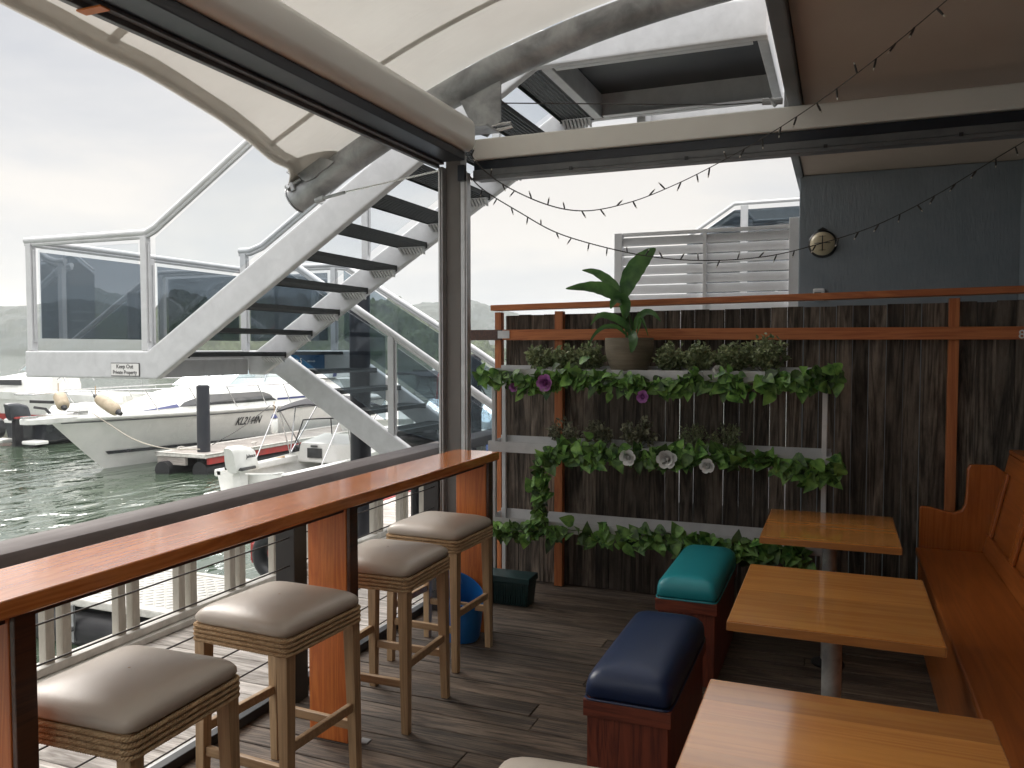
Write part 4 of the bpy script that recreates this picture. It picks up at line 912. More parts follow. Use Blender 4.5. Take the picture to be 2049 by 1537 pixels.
floats(t,0,[(DX1-.25,16.2,WZ+.08),(DX1-.25,29,WZ+.08)],.24,0); floats(t,0,[(DX0+.3,15.9,WZ+.08),(DX0+.3,29,WZ+.08)],.24,0)
for y in (17.6,21,24.5): MB().tube([(DX1-.25,y,WZ+.08),(DX1-.25,y+.1,WZ+.08)],.26,20).build('float_band',M['black'],t)
def cleat(x,y): MB().tube([(x,y-.13,DZ+.08),(x,y-.05,DZ+.1),(x,y+.05,DZ+.1),(x,y+.13,DZ+.08)],.016,6).tube([(x,y-.05,DZ+.01),(x,y-.05,DZ+.09)],.016,6).tube([(x,y+.05,DZ+.01),(x,y+.05,DZ+.09)],.016,6).build('cleat',M['white'],t)
cleat(-15.1,18.3); cleat(-16.2,16.7)
def pile(x,y,r,top,label):
    t=thing('mooring_pile',label,'pile',(x,y,WZ)); MB().lathe([(0,-.5),(r,-.5),(r,top-WZ-.03),(r*.96,top-WZ),(0,top-WZ)],(x,y,WZ),24).build('sleeve',M['pile'],t,smooth=40)
    MB().lathe([(0,0),(r*1.0,0),(r*.9,.025),(0,.03)],(x,y,top+.001),24).build('cap',M['black'],t,smooth=40)
p=pz(408,904,DZ); pile(p.x,p.y,.165,H-(772-698)*(p-CAM).dot(FW)/F,'black mooring pile rising through the finger dock')
d=9.9; p=pd(721,800,d); pile(p.x,p.y,.125,H+(698-576)*d/F,'tall dark pile behind the lower stair flight')
p=pd(953,800,13); pile(p.x,p.y,.085,H+(698-712)*13/F,'short dark pile seen just right of the corner post')
# pontoon with tread plate
t=thing('pontoon','white tread plate pontoon on black pipe floats beside the walkway','pontoon',(-6.4,6.9,-1))
pl=MB().box(-8.4,-4.3,6.35,7.5,-1.04,-1.0)
x=-8.35
import itertools
dm=MB(); k=0
x=-8.3
while x<-4.4:
    y=6.45
    while y<7.45:
        s_=1 if (k%2) else -1
        dm.add([(x-.03,y-.03*s_,-.999),(x-.02,y-.03*s_-.008,-.999),(x+.03,y+.03*s_,-.999),(x+.02,y+.03*s_+.008,-.999),(x-.026,y-.028*s_,-.992),(x+.026,y+.028*s_,-.992)],[(0,1,4),(1,2,5,4),(2,3,5),(3,0,4,5)])
        y+=.075; k+=1
    x+=.075; k+=1
pl.build('tread_plate',M['plate'],t); dm.build('plate_pattern',M['plate'],t)
MB().box(-8.45,-4.25,6.27,6.345,-1.07,-.98).box(-8.45,-4.25,7.505,7.58,-1.07,-.98).box(-8.475,-8.405,6.27,7.58,-1.07,-.982).build('edge_rail',M['white'],t,bevel=.02)
for y in (6.5,7.3): MB().tube([(-8.5,y,WZ+.14),(-4.2,y,WZ+.14)],.25,20).build('float',M['black'],t,smooth=50)
for x in (-7.6,-6.0):
    MB().box(x-.02,x+.02,6.24,6.265,-1.45,-1.05).build('bolt_strap',M['galvd'],t)
    MB().tube([(x,6.2,-1.3),(x,6.24,-1.3)],.035,8).build('bolt',M['steel'],t)
t=thing('tyre_fender','black tyre hung as a fender beside the walkway','tyre',pd(552,1115,7.8))
c=pd(552,1112,7.8); MB().tube([c+Vector((.19*math.cos(a),.0,.19*math.sin(a))) for a in [2*PI*k/24 for k in range(24)]],.075,10,closed=True).build('tyre',M['black'],t,smooth=True)
MB().tube([c+Vector((0,-.02,.2)),c+Vector((.02,0,.3)),c+Vector((.05,.05,.42))],.012,6).build('rope',M['rope'],t)
# timber dock beyond the far balusters
t=thing('timber_jetty','broad silvered timber jetty below the stair foot','jetty',(-7,9.8,-.6))
mb=MB(); y=8.0
while y<12.6: mb.box(-6.6,-4.3,y,y+.135,-.72,-.68); y+=.142
mb.build('decking',M['walk'],t)
MB().box(-6.68,-6.61,8,12.6,-.9,-.67).box(-6.6,-4.3,7.92,7.99,-.9,-.67).build('fascia',M['redstripe'],t)
MB().tube([(-6.3,8,WZ+.15),(-6.3,12.6,WZ+.15)],.28,16).tube([(-4.8,8,WZ+.15),(-4.8,12.6,WZ+.15)],.28,16).build('float',M['black'],t,smooth=50)
# ------------------------------------------------------------ boats (local frame: x across, y from bow to stern, z above waterline)
class Hull:
    def __init__(s,L_,B,bow,stern,oh,draft=.35,full=.5): s.L,s.B,s.zb,s.zs,s.oh,s.d,s.full=L_,B,bow,stern,oh,draft,full
    def z(s,t): return s.zs+(s.zb-s.zs)*(1-t)**1.6
    def hb(s,t): return s.B/2*math.sin(PI/2*min(1,t/s.full))**.75*(1-.08*max(0,t-.7)/.3)
    def pt(s,t,h,side=1):
        z=-s.d*(1-.0)*1.+ (s.z(t)+s.d)*h
        y=s.L*t - s.oh*(1-t)**2.2*h**.9
        fl=.28+.95*(1-t)**2
        hc=.38; x=s.hb(t)*(h/hc*.82 if h<hc else .82+.18*((h-hc)/(1-hc)))if t>.6 else s.hb(t)*((h**fl)*(1-min(1,t/.6))+(h/hc*.82 if h<hc else .82+.18*((h-hc)/(1-hc)))*min(1,t/.6))
        return Vector((x*side,y,z))
    def mesh(s,nt=28,nh=12,h0=0,h1=1):
        mb=MB(); rings=[]
        for i in range(nt+1):
            t=(i/nt)**1.35; r=[s.pt(t,h0+(h1-h0)*(1-k/nh),-1) for k in range(nh+1)]+[s.pt(t,h0+(h1-h0)*k/nh,1) for k in range(nh+1)]
            rings.append(r)
        mb.loft(rings,closed=False,cap=False); n=len(rings[0]); o=nt*n; mb.f.append(list(range(o,o+n)))
        return mb
    def deck(s,drop=.03,camber=.06,nt=24):
        mb=MB(); rings=[]
        for i in range(nt+1):
            t=(i/nt)**1.2; a=s.pt(t,1,-1);b=s.pt(t,1,1); a.z-=drop;b.z-=drop; r=[]
            for k in range(7): u=k/6; p=a.lerp(b,u); p.z+=camber*math.sin(PI*u)*min(1,t*4); r.append(p)
            rings.append(r)
        return mb.loft(rings,closed=False,cap=False)
    def gunwale(s,r=.05,t0=0,t1=1,side=1,n=26,dz=0): 
        return [s.pt(t0+(t1-t0)*k/n,1,side)+Vector((0,0,dz)) for k in range(n+1)]
    def stripe(s,h0,h1,t0,t1,off=.03,n=40,side=1):
        mb=MB(); rings=[]
        for k in range(n+1):
            t=t0+(t1-t0)*k/n; rings.append([s.pt(t,h0+(h1-h0)*q/3,side)+Vector((off*side,-off*.5*(1-t),0)) for q in range(4)])
        return mb.loft(rings,closed=False,cap=False)
def cabin(secs,n=9):
    """secs: (y, half_bottom, half_top, z0, z1, roundness)"""
    rings=[]
    for y,a,b,z0,z1 in secs:
        r=[(-a,y,z0),(-a*.99,y,z0+(z1-z0)*.35),(-b*1.02,y,z0+(z1-z0)*.8)]
        for k in range(7): u=-1+2*k/6; r.append((b*.97*u*.96,y,z1-(z1-z0)*.10*abs(u)**3))
        r+=[(b*1.02,y,z0+(z1-z0)*.8),(a*.99,y,z0+(z1-z0)*.35),(a,y,z0)]
        rings.append(r)
    return MB().loft(rings)
def railing(root,pts,posts,m,r=.016,name='rail'):
    MB().tube(pts,r,6).build(name,m,root,world=False,smooth=True)
    mb=MB()
    for a,b in posts: mb.tube([a,b],r*.8,6)
    mb.build('stanchions',m,root,world=False)
def outboard(root,c,s,mc,ml,ms):
    o=MB(); 
    secs=[(-.32*s,.10*s,-.02*s),(-.28*s,.17*s,.0),(-.05*s,.2*s,.02*s),(.18*s,.19*s,.02*s),(.28*s,.12*s,.0)]
    rings=[]
    for y,a,dz in secs:
        sp_=lambda v:math.copysign(abs(v)**.55,v)
        rings.append([(c[0]+a*sp_(math.cos(q))*(1-.12*(math.sin(q)>0)),c[1]+y+.08*s*math.sin(q),c[2]+.55*s+dz+.24*s*sp_(math.sin(q))*(1 if y>-.1*s or math.sin(q)<0 else .8)) for q in [2*PI*k/20 for k in range(20)]])
    ob=MB().loft(rings).build('outboard_cowl',mc,root,world=False,smooth=50)
    MB().box(c[0]-.08*s,c[0]+.08*s,c[1]-.12*s,c[1]+.12*s,c[2]-.6*s,c[2]+.35*s).box(c[0]-.03*s,c[0]+.03*s,c[1]-.2*s,c[1]+.22*s,c[2]-.68*s,c[2]-.62*s).build('outboard_leg',ml,root,world=False,bevel=.02*s)
    MB().box(c[0]-.205*s,c[0]+.205*s,c[1]-.2*s,c[1]+.2*s,c[2]+.36*s,c[2]+.42*s).build('cowl_band',ms,root,world=False,bevel=.02*s)
    return ob
# the big cruiser
X0,Y0=-18.2,16.7
t=thing('motor_cruiser','large white motor cruiser numbered KL2144N with bow towards the left','boat',(X0,Y0,WZ))
h=Hull(11.2,3.4,1.47,1.38,2.35,.5,.48)
h.mesh(36,16,0,.93).build('hull',M['boatg'],t,world=False,smooth=60)
h.mesh(36,3,.93,1.0).build('topsides',M['boat'],t,world=False,smooth=60)
h.deck(.0,.08).build('deck',M['boat'],t,world=False,smooth=60)
for sd in (1,-1): MB().tube(h.gunwale(side=sd,n=30,dz=-.03),.055,8).build('gunwale',M['boat'],t,world=False,smooth=True)
MB().loft([[( -.32*k_,-2.35+.0+yy_,1.36),(.32*k_,-2.35+yy_,1.36),(.34*k_,-2.35+yy_,1.50),(-.34*k_,-2.35+yy_,1.50)] for yy_,k_ in ((-.62,.35),(-.5,.75),(0,1.),(1.2,1.3),(1.8,1.2))]).build('bow_pulpit',M['boat'],t,world=False,bevel=.03,seg=3)
MB().tube([h.pt(.01+.99*k/30,.93,1)+Vector((.02,0,0)) for k in range(31)],.018,6).build('rub_rail',M['fascia'],t,world=False)
h.stripe(.455,.50,.035,.98).build('boot_stripe',M['boatdark'],t,world=False)
cab=[(-.3,.3,.2,1.45,1.5),(.7,.8,.62,1.42,1.72),(2.0,1.15,.9,1.40,2.0),(3.3,1.38,1.08,1.38,2.14),(5.0,1.45,1.15,1.36,2.2),(8.6,1.5,1.2,1.36,2.2)]
cb=cabin(cab).build('cabin',M['boat'],t,world=False,smooth=60)
def onside(y,z): # cabin side x at (y,z)
    for a,b in zip(cab,cab[1:]):
        if a[0]<=y<=b[0]:
            u=(y-a[0])/(b[0]-a[0]); hb,ht,z0,z1=[a[i]+(b[i]-a[i])*u for i in (1,2,3,4)]
            f=(z-z0)/(z1-z0); return hb*.99 if f<.35 else hb*.99+(ht*1.02-hb*.99)*(f-.35)/.45
    return cab[-1][1]
def cabpatch(y0,y1,zlo,zhi,name,m,off=.02,n=16,par=None):
    mb=MB(); rings=[]
    for k in range(n+1):
        y=y0+(y1-y0)*k/n; a,b=zlo((y-y0)/(y1-y0)),zhi((y-y0)/(y1-y0)); rings.append([(onside(y,a+(b-a)*q/4)+off,y,a+(b-a)*q/4) for q in range(5)])
    return mb.loft(rings,closed=False,cap=False).build(name,m,par or t,world=False)
cabpatch(1.1,4.7,lambda u:1.56,lambda u:1.56+.30*min(1,(u*3.2)**.6)*min(1,((1-u)*7)**.5),'side_window',M['boatwin'])
cabpatch(.1,1.1,lambda u:1.5+.05*u,lambda u:1.5+.14*u,'side_stripe',M['navystripe'],n=6)
cabpatch(4.75,8.5,lambda u:1.56,lambda u:1.62,'side_stripe',M['navystripe'],n=6)
# windscreen and superstructure
ws=MB()
for sd in (-1,1): ws.prism([(sd*1.05,2.9,2.1),(sd*1.0,4.0,2.72),(sd*1.0,6.8,2.75),(sd*1.12,6.8,2.18)],(.015*sd,0,0))
ws.prism([(-1.02,2.8,2.08),(1.02,2.8,2.08),(.95,3.9,2.70),(-.95,3.9,2.70)],(0,.02,0)); ws.build('windscreen',M['glassb'],t,world=False)
fr=MB()
for a,b in (((1.07,2.9,2.08),(1.01,4.0,2.74)),((1.01,4.0,2.74),(1.01,6.8,2.78)),((1.07,4.6,2.15),(1.01,4.9,2.74)),((1.12,6.8,2.15),(1.01,6.8,2.78)),((0,2.8,2.08),(0,3.9,2.72)),((.5,2.8,2.08),(.48,3.9,2.72)),((-.98,3.9,2.72),(1.01,3.95,2.74))): fr.tube([a,b],.022,6)
fr.build('screen_frame',M['steel'],t,world=False)
MB().loft([[(-1.35,y_,z0_),(1.35,y_,z0_),(1.25,y_+dy,z1_),(-1.25,y_+dy,z1_)] for y_,dy,z0_,z1_ in ((7.7,.5,2.15,3.1),(9.4,.2,2.15,3.1))]).build('superstructure',M['boat'],t,world=False,bevel=.08,seg=3)
MB().prism([(1.37,7.95,2.2),(1.37,8.15,2.2),(1.29,8.5,3.0),(1.29,8.35,3.0)],(.02,0,0)).build('side_stripe',M['navystripe'],t,world=False)
# bow rail
rp=[];pp2=[]
for k in range(17):
    tt=.02+.66*k/16; g=h.pt(tt,1,1); top=Vector((g.x*.93,g.y+.25-.35*(1-k/16),g.z+.66)); rp.append(top)
    if k%2==1: pp2.append((Vector((g.x*.97,g.y+.45,g.z)),top))
tip=[(-.3,-2.95,2.1),(0,-3.05,2.1),(.3,-2.95,2.1)]
rpL=[Vector((-v.x,v.y,v.z)) for v in rp]
railing(t,rpL[::-1]+[Vector(v) for v in tip]+rp,pp2+[(Vector((-a.x,a.y,a.z)),Vector((-b.x,b.y,b.z))) for a,b in pp2],M['steel'],.018)
MB().tube([(-.05,-2.8,1.52),(0,-2.2,1.56),(.05,-1.5,1.56)],.03,6).box(-.05,.05,-3.0,-2.6,1.51,1.56).box(-.2,.2,-1.6,-1.3,1.5,1.6).build('anchor_gear',M['steel'],t,world=False)
def hullx(y,z):
    lo_,hi_=0.,1.
    for _ in range(30):
        tm=(lo_+hi_)/2; hh=min(1,max(0,(z+h.d)/(h.z(tm)+h.d))); p=h.pt(tm,hh)
        if p.y<y: lo_=tm
        else: hi_=tm
    return p.x
o=text_part('KL2144N',.34,(0,3.35,1.0),(0,1,0),(0,0,1),M['ink'],t,name='registration_lettering',depth=.004,world=False,squash=.72)
for v in o.data.vertices:
    v.co.y+=(v.co.z-1.0)*.10; v.co.x+=hullx(v.co.y,v.co.z)+.03
o=text_part('@Ji',.30,(0,6.35,1.78),(0,1,0),(0,0,1),mat('blue_lettering',(.02,.16,.55),.4,c2=(.02,.14,.5)),t,name='side_lettering',depth=.004,world=False,squash=.8)
for v in o.data.vertices: v.co.x+=onside(v.co.y,v.co.z)+.03
# fenders on the bow rail
for (px,py,qx,qy,d,lab) in ((118,790,128,815,20.2,'beige fender tied upright at the cruiser bow rail'),(196,796,236,824,20.4,'beige fender lying slanted across the cruiser bow')):
    a=pd(px,py,d); b=pd(qx,qy,d-.3); ft=thing('boat_fender',lab,'fender',a); dr=(b-a); 
    MB().tube([a+dr*u for u in (0,.06,.14,.5,.86,.94,1)],[.08,.13,.15,.155,.15,.13,.08],14).build('body',M['fender'],ft,smooth=60)
    MB().tube([a-dr*.16,a-dr*.1,a+dr*.02],[.05,.06,.08],10).tube([b+dr*.16,b+dr*.1,b-dr*.02],[.05,.06,.08],10).build('end_cap',M['black'],ft,smooth=60)
    MB().tube([a-dr*.12,a-dr*.12+Vector((0,0,.25))],.012,5).build('line',M['rope'],ft)
# mooring lines
def rope3(label,pts,r=.018,m='rope'):
    P3=[Vector(p) for p in pts]; sp=[]
    for i in range(len(P3)-1):
        p0=P3[max(i-1,0)];p1=P3[i];p2=P3[i+1];p3=P3[min(i+2,len(P3)-1)]
        for k in range(8):
            u=k/8; sp.append(.5*((2*p1)+(p2-p0)*u+(2*p0-5*p1+4*p2-p3)*u*u+(3*p1-p0-3*p2+p3)*u**3))
    sp.append(P3[-1]); o=MB().tube(sp,r,6).build('mooring_line',M[m],smooth=True); return tag(o,label,'rope')
rope3('pale mooring line sagging from the cruiser bow to the dock end',[pd(185,827,20.6),pd(220,850,20.6),pd(270,880,20.4),pd(330,897,20.0),pd(400,899,19.9)],.013,'paleline')
rope3('dark mooring line from the pile up to the cruiser cleat',[pd(425,890,20.3),pd(480,858,22),pd(520,828,23.3),pd(541,811,24)],.011,'wire')
rope3('dark mooring line dropping from the cruiser cleat to the jetty',[pd(546,811,24),pd(560,822,23),pd(568,835,22),pd(600,890,20)],.02,'wire')
c=pd(549,845,23.4); ft=thing('boat_fender','small white fender with blue tip on the cruiser side','fender',c)
MB().tube([c+Vector((0,0,z_)) for z_ in (.12,.08,-.3,-.33)],[.05,.1,.1,.05],10).build('body',M['boat'],ft,smooth=60); MB().tube([c+Vector((0,0,.24)),c+Vector((0,0,.13))],[.03,.1],10).build('end_cap',M['navystripe'],ft); MB().tube([c+Vector((0,0,.24)),c+Vector((0,0,.6))],.01,5).build('line',M['rope'],ft)
# second white cruiser behind
t=thing('motor_cruiser','white cruiser with grey side window behind the large one','boat',(-24.8,24.5,WZ),R(3))
h2=Hull(9,3.1,1.5,1.3,1.5,.4,.5); h2.mesh().build('hull',M['boat'],t,world=False,smooth=60); h2.deck().build('deck',M['boat'],t,world=False,smooth=60)
cab=[(1.2,.4,.3,1.4,1.5),(2.4,1.1,.8,1.35,1.9),(4.5,1.35,1.0,1.3,2.2),(7.5,1.35,1.0,1.3,2.25)]
cabin(cab).build('cabin',M['boat'],t,world=False,smooth=60)
cabpatch(2.3,5.6,lambda u:1.62,lambda u:1.62+.26*min(1,(u*5)**.6),'side_window',mat('pale_grey_window',(.36,.37,.39),.2,c2=(.3,.31,.33)),par=t)
MB().loft([[(-1.1,5,2.2),(1.1,5,2.2),(1.0,5.5,2.9),(-1.0,5.5,2.9)],[(-1.1,7.4,2.2),(1.1,7.4,2.2),(1.0,7.3,2.95),(-1.0,7.3,2.95)]]).build('wheelhouse',M['glassb'],t,world=False)
MB().box(-1.3,1.3,4.9,7.8,2.96,3.04).build('roof',M['canvas'],t,world=False,bevel=.03)
railing(t,[h2.pt(.03+.6*k/12,1,1)+Vector((-.05,0,.6)) for k in range(13)],[(h2.pt(.03+.6*k/12,1,1),h2.pt(.03+.6*k/12,1,1)+Vector((-.05,0,.6))) for k in range(0,13,2)],M['steel'])
# runabout with open frame behind (left), red stripe
t=thing('cabin_boat','white cabin boat with red waterline stripe at the far left','boat',(pd(-75,800,33).x,pd(-75,800,33).y,WZ),R(-72))
h3=Hull(7.5,2.6,1.7,1.4,1.0,.4,.5); h3.mesh(h0=0,h1=1).build('hull',M['boatg'],t,world=False,smooth=60); h3.deck().build('deck',M['boat'],t,world=False,smooth=60)
for sd in (1,-1):
    h3.stripe(.42,.55,.02,.99,side=sd).build('waterline_stripe',M['redstripe'],t,world=False); h3.stripe(.85,1.0,.0,.99,side=sd).build('topside_band',M['boat'],t,world=False)
cabin([(1.0,.3,.25,1.6,1.7),(1.9,.85,.6,1.5,2.1),(3.4,1.0,.8,1.45,2.35),(4.4,1.0,.8,1.4,2.35)]).build('cabin',M['boat'],t,world=False,smooth=60)
for sd in (1,-1): MB().box(min(sd*.95,sd*1.0),max(sd*.95,sd*1.0),2.1,3.2,1.78,2.0).build('side_window',M['boatwin'],t,world=False,bevel=.03)
MB().prism([(-.8,3.0,2.35),(.8,3.0,2.35),(.7,3.8,3.05),(-.7,3.8,3.05)],(0,.03,0)).build('windscreen',M['glassb'],t,world=False)
fr=MB()
for sd in (-1,1):
    for a,b in (((.8,3.0,2.35),(.7,3.8,3.05)),((.7,3.8,3.05),(.75,6,3.1)),((.9,4.6,2.0),(.75,6,3.1)),((.95,5.0,1.9),(.7,4.2,3.1))): fr.tube([(a[0]*sd,a[1],a[2]),(b[0]*sd,b[1],b[2])],.025,6)
fr.build('canopy_frame',M['steel'],t,world=False)
# dark hulled runabout with big outboard, stern towards us
p=pz(97,893,WZ); t=thing('runabout','black hulled runabout with large outboard at its stern','boat',(p.x-1.05,p.y,WZ),PI)
h4=Hull(6.2,2.2,1.0,.78,.8,.3,.5)
def flip(mb): return mb.xf(Matrix.Translation((0,-6.2,0)))
flip(h4.mesh(h0=0,h1=.95)).build('hull',M['boatdark'],t,world=False,smooth=60); flip(h4.deck(.02,.1)).build('deck',M['boat'],t,world=False,smooth=60)
MB().loft([[(-.7,-2.9,.75),(.7,-2.9,.75),(.6,-2.9,1.25),(-.6,-2.9,1.25)],[(-.75,-1.2,.75),(.75,-1.2,.75),(.65,-1.5,1.2),(-.65,-1.5,1.2)]]).build('seat_base',M['boat'],t,world=False,bevel=.06)
for sd in (-1,1): MB().box(min(sd*.45,sd*1.1),max(sd*.45,sd*1.1),.02,.5,.08,.2).build('swim_platform',M['boat'],t,world=False,bevel=.04)
MB().box(-1.02,1.02,-.28,0.01,.70,.84).build('transom_deck',M['boat'],t,world=False,bevel=.03)
mx_=mat('charcoal_cowl',(.045,.05,.06),.35,c2=(.03,.034,.04),vscale=4)
ob=outboard(t,(-.1,.36,.5),1.15,mx_,M['black'],M['redstripe'])
MB().tube([(.25,.75,.62),(.25,1.25,.62)],.34,16).build('fender_ball',M['black'],t,world=False,smooth=50)
text_part('Runner',.13,(-1.085,-2.6,.58),(0,-1,0),(0,0,1),M['whiteink'],t,world=False,depth=.002) if False else None
MB().box(-1.13,-1.09,-1.9,-1.75,.48,.62).build('badge',M['whiteink'],t,world=False)
MB().tube([(-.2,-.9,.85),(0,-.75,1.15),(.35,-.6,1.2)],.05,6).box(-.55,.5,-.65,-.55,1.35,1.45).build('boarding_gear',M['black'],t,world=False)
# small white runabout with bimini, stern towards us
p=pz(432,990,WZ); t=thing('runabout','small white runabout with charcoal bimini moored behind the cap rail','boat',(p.x+.95,p.y,WZ-.2),PI)
L5=5.4; h5=Hull(L5,2.0,.95,.72,.7,.3,.5); fl5=lambda mb:mb.xf(Matrix.Translation((0,-L5,0)))
fl5(h5.mesh()).build('hull',M['boat'],t,world=False,smooth=60)
cp=MB(); cp.box(-.85,.85,-2.6,-.1,.2,.25); cp.build('cockpit_floor',M['dock'],t,world=False)
for sd in (-1,1): MB().box(min(sd*.78,sd*1.0),max(sd*.78,sd*1.0),-2.7,0,.60,.76).build('side_deck',M['boat'],t,world=False,bevel=.04)
MB().loft([[(-.98,-2.9,.55),(.98,-2.9,.55),(.85,-2.9,1.05),(-.85,-2.9,1.05)],[(-.95,-3.6,.6),(.95,-3.6,.6),(.7,-3.7,1.22),(-.7,-3.7,1.22)],[(-.45,-5.2,.8),(.45,-5.2,.8),(.25,-5.0,1.02),(-.25,-5.0,1.02)]]).build('foredeck',M['boat'],t,world=False,bevel=.05)
for sd in (-1,1): MB().box(min(sd*.93,sd*.99),max(sd*.93,sd*.99),-3.1,-2.8,.86,.98).build('porthole',M['boatwin'],t,world=False,bevel=.02)
ws=MB(); n=12; lo_=[];hi_=[]
for k in range(n+1):
    a=PI*k/n; lo_.append(Vector((-.86*math.cos(a),-2.7-1.1*math.sin(a)**.8,1.05))); hi_.append(Vector((-.72*math.cos(a),-2.85-.75*math.sin(a)**.8,1.62)))
ws.loft([lo_,hi_],closed=False,cap=False); ws.build('windscreen',M['glassb'],t,world=False,smooth=True)
MB().tube(hi_,.018,6).tube([hi_[0],lo_[0]],.016,6).tube([hi_[-1],lo_[-1]],.016,6).tube([hi_[4],lo_[4]],.014,6).tube([hi_[8],lo_[8]],.014,6).build('screen_frame',M['black'],t,world=False)
MB().box(.2,.62,-2.895,-2.86,.68,.92).box(.3,.5,-2.858,-2.84,.95,1.0).build('dashboard',M['boatwin'],t,world=False)
bm_=MB().grid(lambda u,v:((-.98+1.96*u),-3.9+1.75*v,2.04+.2*math.sin(PI*u)-.16*abs(2*v-1)**4),12,10); bm_.build('bimini_top',M['canvas'],t,world=False,smooth=True,solid=.04)
fr=MB()
for sd in (-1,1):
    base=(sd*.9,-2.55,.8)
    for b in ((sd*.97,-2.2,2.0),(sd*.97,-2.9,2.05),(sd*.97,-3.85,1.98)): fr.tube([base,b],.016,6)
    fr.tube([(sd*.97,-2.17,2.0),(sd*.92,-1.25,.74)],.014,6)
    fr.build('bimini_frame',M['steel'],t,world=False); fr=MB()
outboard(t,(.1,.2,.42),1.15,M['boat'],M['boatg'],M['boatwin'])
text_part('Johnson',.11,(-.145,.15,1.13),(0,-1,0),(0,0,1),M['ink'],t,world=False,depth=.004,squash=.8)
MB().tube([(-.9,.05,.8),(-.9,.45,.82),(-.5,.6,.82),(-.3,.5,.8)],.02,6).build('stern_rail',M['boat'],t,world=False,smooth=True)
for sd in (-1,1): MB().box(min(sd*.3,sd*.95),max(sd*.3,sd*.95),.02,.4,.15,.3).build('boarding_step',M['boat'],t,world=False,bevel=.04)
MB().tube([(.8,-2.2,.78),(.95,-1.9,.72),(1.03,-1.6,.6),(1.02,-1.3,.72),(.9,-1.2,.78)],.025,6).build('coiled_line',M['rope'],t,world=False,smooth=True)
# farther small craft behind the stair
def smallboat(label,px,D,L_,B,rz,hullm,top=None,canopy=False,name='small_boat',bowz=.9):
    g=pd(px,760,D); t=thing(name,label,'boat',(g.x,g.y,WZ),rz); hh=Hull(L_,B,bowz,bowz*.78,.5,.3,.5)
    hh.mesh(18,8).build('hull',hullm,t,world=False,smooth=60); hh.deck(.05,.05,14).build('deck',M['boat'],t,world=False,smooth=60)
    MB().loft([[(-B*.36,L_*.3,bowz*.8),(B*.36,L_*.3,bowz*.8),(B*.3,L_*.33,bowz*1.3),(-B*.3,L_*.33,bowz*1.3)],[(-B*.36,L_*.5,bowz*.8),(B*.36,L_*.5,bowz*.8),(B*.3,L_*.5,bowz*1.35),(-B*.3,L_*.5,bowz*1.35)]]).build('console',M['boat'],t,world=False,bevel=.04)
    MB().prism([(-B*.3,L_*.34,bowz*1.3),(B*.3,L_*.34,bowz*1.3),(B*.26,L_*.42,bowz*1.3+.45),(-B*.26,L_*.42,bowz*1.3+.45)],(0,.02,0)).build('windscreen',M['glassb'],t,world=False)
    outboard(t,(0,L_+.15,.4),.9,M['black'],M['black'],M['boatwin'])
    if canopy:
        MB().grid(lambda u,v:(-B*.45+B*.9*u,L_*.4+L_*.38*v,bowz+1.35+.12*math.sin(PI*u)),8,6).build('canopy',M['canvas'],t,world=False,smooth=True,solid=.03)
        fr=MB()
        for sd in (-1,1):
            for yy in (.42,.76): fr.tube([(sd*B*.44,L_*yy,bowz+1.33),(sd*B*.42,L_*.6,bowz*.85)],.02,6)
        fr.build('canopy_frame',M['black'],t,world=False)
    if top=='rods':
        fr=MB(); fr.tube([(-B*.4,L_*.5,.8),(-B*.35,L_*.5,2.3),(B*.35,L_*.5,2.3),(B*.4,L_*.5,.8)],.03,6)
        for k in range(6): fr.tube([(-B*.35+B*.14*k,L_*.5,2.3),(-B*.35+B*.14*k,L_*.55,2.75)],.02,5)
        fr.build('rod_rack',M['redstripe'],t,world=False)
    if top=='orange': MB().box(-.3,.3,L_*.6,L_*.8,bowz*.82,bowz*.9).build('mat',M['orange'],t,world=False,bevel=.02)
    return t
smallboat('fishing boat with red rod rack seen through the stair glass',765,24,5.2,2.0,R(-25),M['boat'],top='rods')
smallboat('white dinghy with orange mat seen between the stair rails',800,19,4.2,1.7,R(-20),M['boat'],top='orange',bowz=.75)
smallboat('dark hulled boat with green grey canopy left of the corner post',845,22,5.0,2.0,R(-40),M['boatdark'],canopy=True)
smallboat('small moored boat far out in front of the headland',835,90,6,2.2,R(-50),M['boatdark'],canopy=True)
smallboat('far white launch moored right of the corner post',955,70,7,2.4,R(-50),M['boat'],canopy=True)
smallboat('white boat moored end on behind the lower stair treads',700,27,6,2.3,R(-15),M['boat'],canopy=True)
# tarpaulin covered boat right of the post
g=pd(955,850,12.5); t=thing('covered_boat','boat under a blue tarpaulin right of the corner post','boat',(g.x,g.y,WZ),R(25))
hh=Hull(5,2.2,1.0,.9,.5,.3,.5); hh.mesh(18,8).build('hull',M['boat'],t,world=False,smooth=60)
MB().grid(lambda u,v:(lambda p,q,k:(p.x*(1.04)+(q.x-p.x)*1.04*u,p.y+(q.y-p.y)*u,p.z-.12*(abs(2*u-1)**6)+ .75*math.sin(PI*u)*math.sin(PI*min(1,v*1.1+.02))**.6+.03*noise.noise(Vector((u*9,v*9,1)))))(hh.pt(v*.999,1,-1),hh.pt(v*.999,1,1),0),16,24).build('cover',M['tarp'],t,world=False,smooth=True)
g=pd(860,880,10.5)
t=thing('rigid_dinghy','folded grey and white inflatable bundled beside the stair foot','dinghy',(g.x,g.y,.3))
c=pd(845,868,9.4); bb=MB()
r5=random.Random(5)
for k in range(9):
    a=c+Vector((r5.uniform(-.25,.2),r5.uniform(-.1,.2),-.05)); b=c+Vector((r5.uniform(-.2,.3),r5.uniform(-.1,.2),r5.uniform(-.1,.12))); d5=c+Vector((r5.uniform(-.35,.35),r5.uniform(-.1,.1),r5.uniform(-.2,-.1)))
    bb.prism([a,b,d5],(.0,.03,.02))
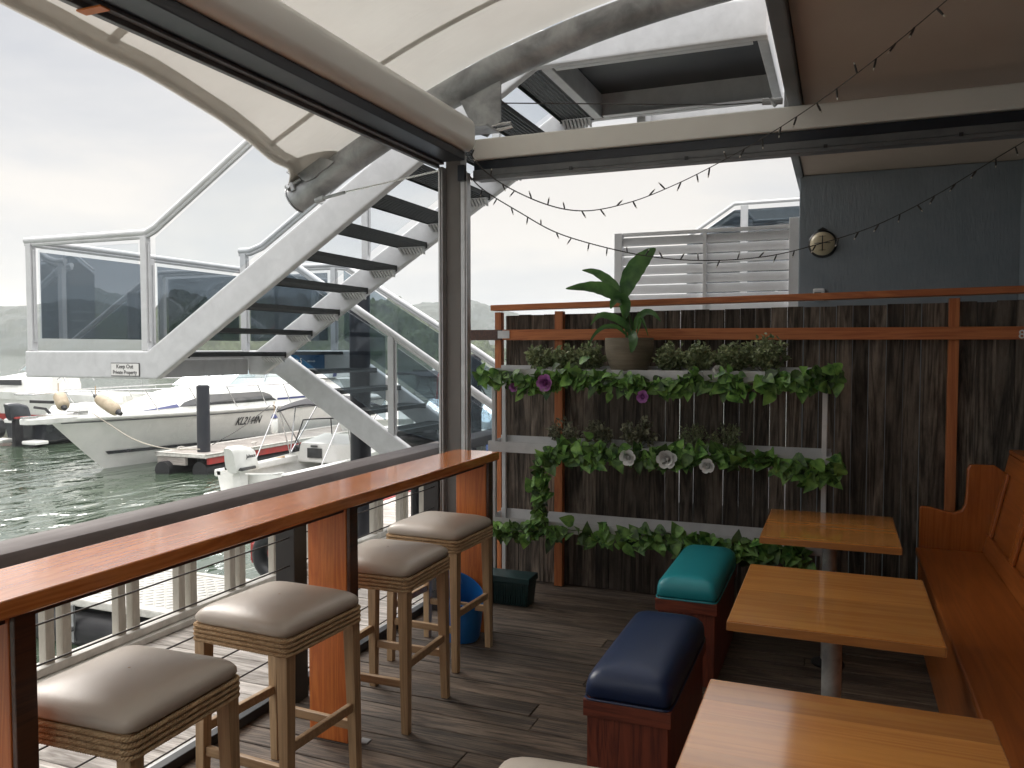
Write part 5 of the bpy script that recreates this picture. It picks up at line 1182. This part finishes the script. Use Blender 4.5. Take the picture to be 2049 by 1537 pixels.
bb.build('folds',M['boat'],t); MB().add([c+Vector((.33*x_,.2*y_,.17*z_-.05)) for x_,y_,z_ in [(math.cos(a)*math.cos(b),math.sin(a)*math.cos(b),math.sin(b)) for b in [R(-60+30*i) for i in range(6)] for a in [2*PI*j/12 for j in range(12)]]],[(i*12+j,i*12+(j+1)%12,(i+1)*12+(j+1)%12,(i+1)*12+j) for i in range(5) for j in range(12)]+[tuple(60+j for j in range(12))]).build('bundle',M['boatdark'],t,smooth=True)
MB().tube([c+Vector((-.1,0,-.25)),c+Vector((-.1,0,-1.9))],.05,8).tube([c+Vector((.15,.1,-.25)),c+Vector((.15,.1,-1.9))],.05,8).box(c.x-.35,c.x+.35,c.y-.15,c.y+.25,c.z-.27,c.z-.22).build('stand',M['black'],t)
# yacht far out
g=pd(751,760,60); t=thing('yacht','far white yacht with a bare mast in front of the headland','yacht',(g.x,g.y,WZ),R(95))
hy=Hull(8,2.6,1.1,.9,.9,.4,.5); hy.mesh(18,8).build('hull',M['boat'],t,world=False,smooth=60); hy.deck(.02,.1,14).build('deck',M['boat'],t,world=False)
MB().box(-.7,.7,3,5.6,.9,1.5).build('cabin',M['boat'],t,world=False,bevel=.1); MB().tube([(0,3.6,.9),(0,3.6,5.3)],.05,6).tube([(0,3.6,2.0),(0,7,2.0)],.045,6).build('mast',M['alu'],t,world=False); MB().tube([(0,3.6,5.2),(0,-.6,1.1)],.015,4).tube([(0,3.6,5.2),(0,7.8,1.0)],.015,4).build('rigging',M['wire'],t,world=False)
# ------------------------------------------------------------ haze
hb=MB().box(-2200,2200,-900,2600,WZ-1,230).build('haze',None) if False else None
me=bpy.data.meshes.new('haze'); 
q=MB().box(-900,900,-500,920,WZ-3.5,52); me.from_pydata(q.v,[],q.f); hz=bpy.data.objects.new('haze',me); col.objects.link(hz); hz['kind']='stuff'
hm=bpy.data.materials.new('haze'); hm.use_nodes=True; ht=hm.node_tree; ht.nodes.clear(); o=N(ht,'ShaderNodeOutputMaterial'); pv=N(ht,'ShaderNodeVolumePrincipled'); pv.inputs['Color'].default_value=(.97,.985,1,1); pv.inputs['Density'].default_value=.00045; pv.inputs['Anisotropy'].default_value=.2
ht.links.new(pv.outputs[0],o.inputs['Volume']); me.materials.append(hm)
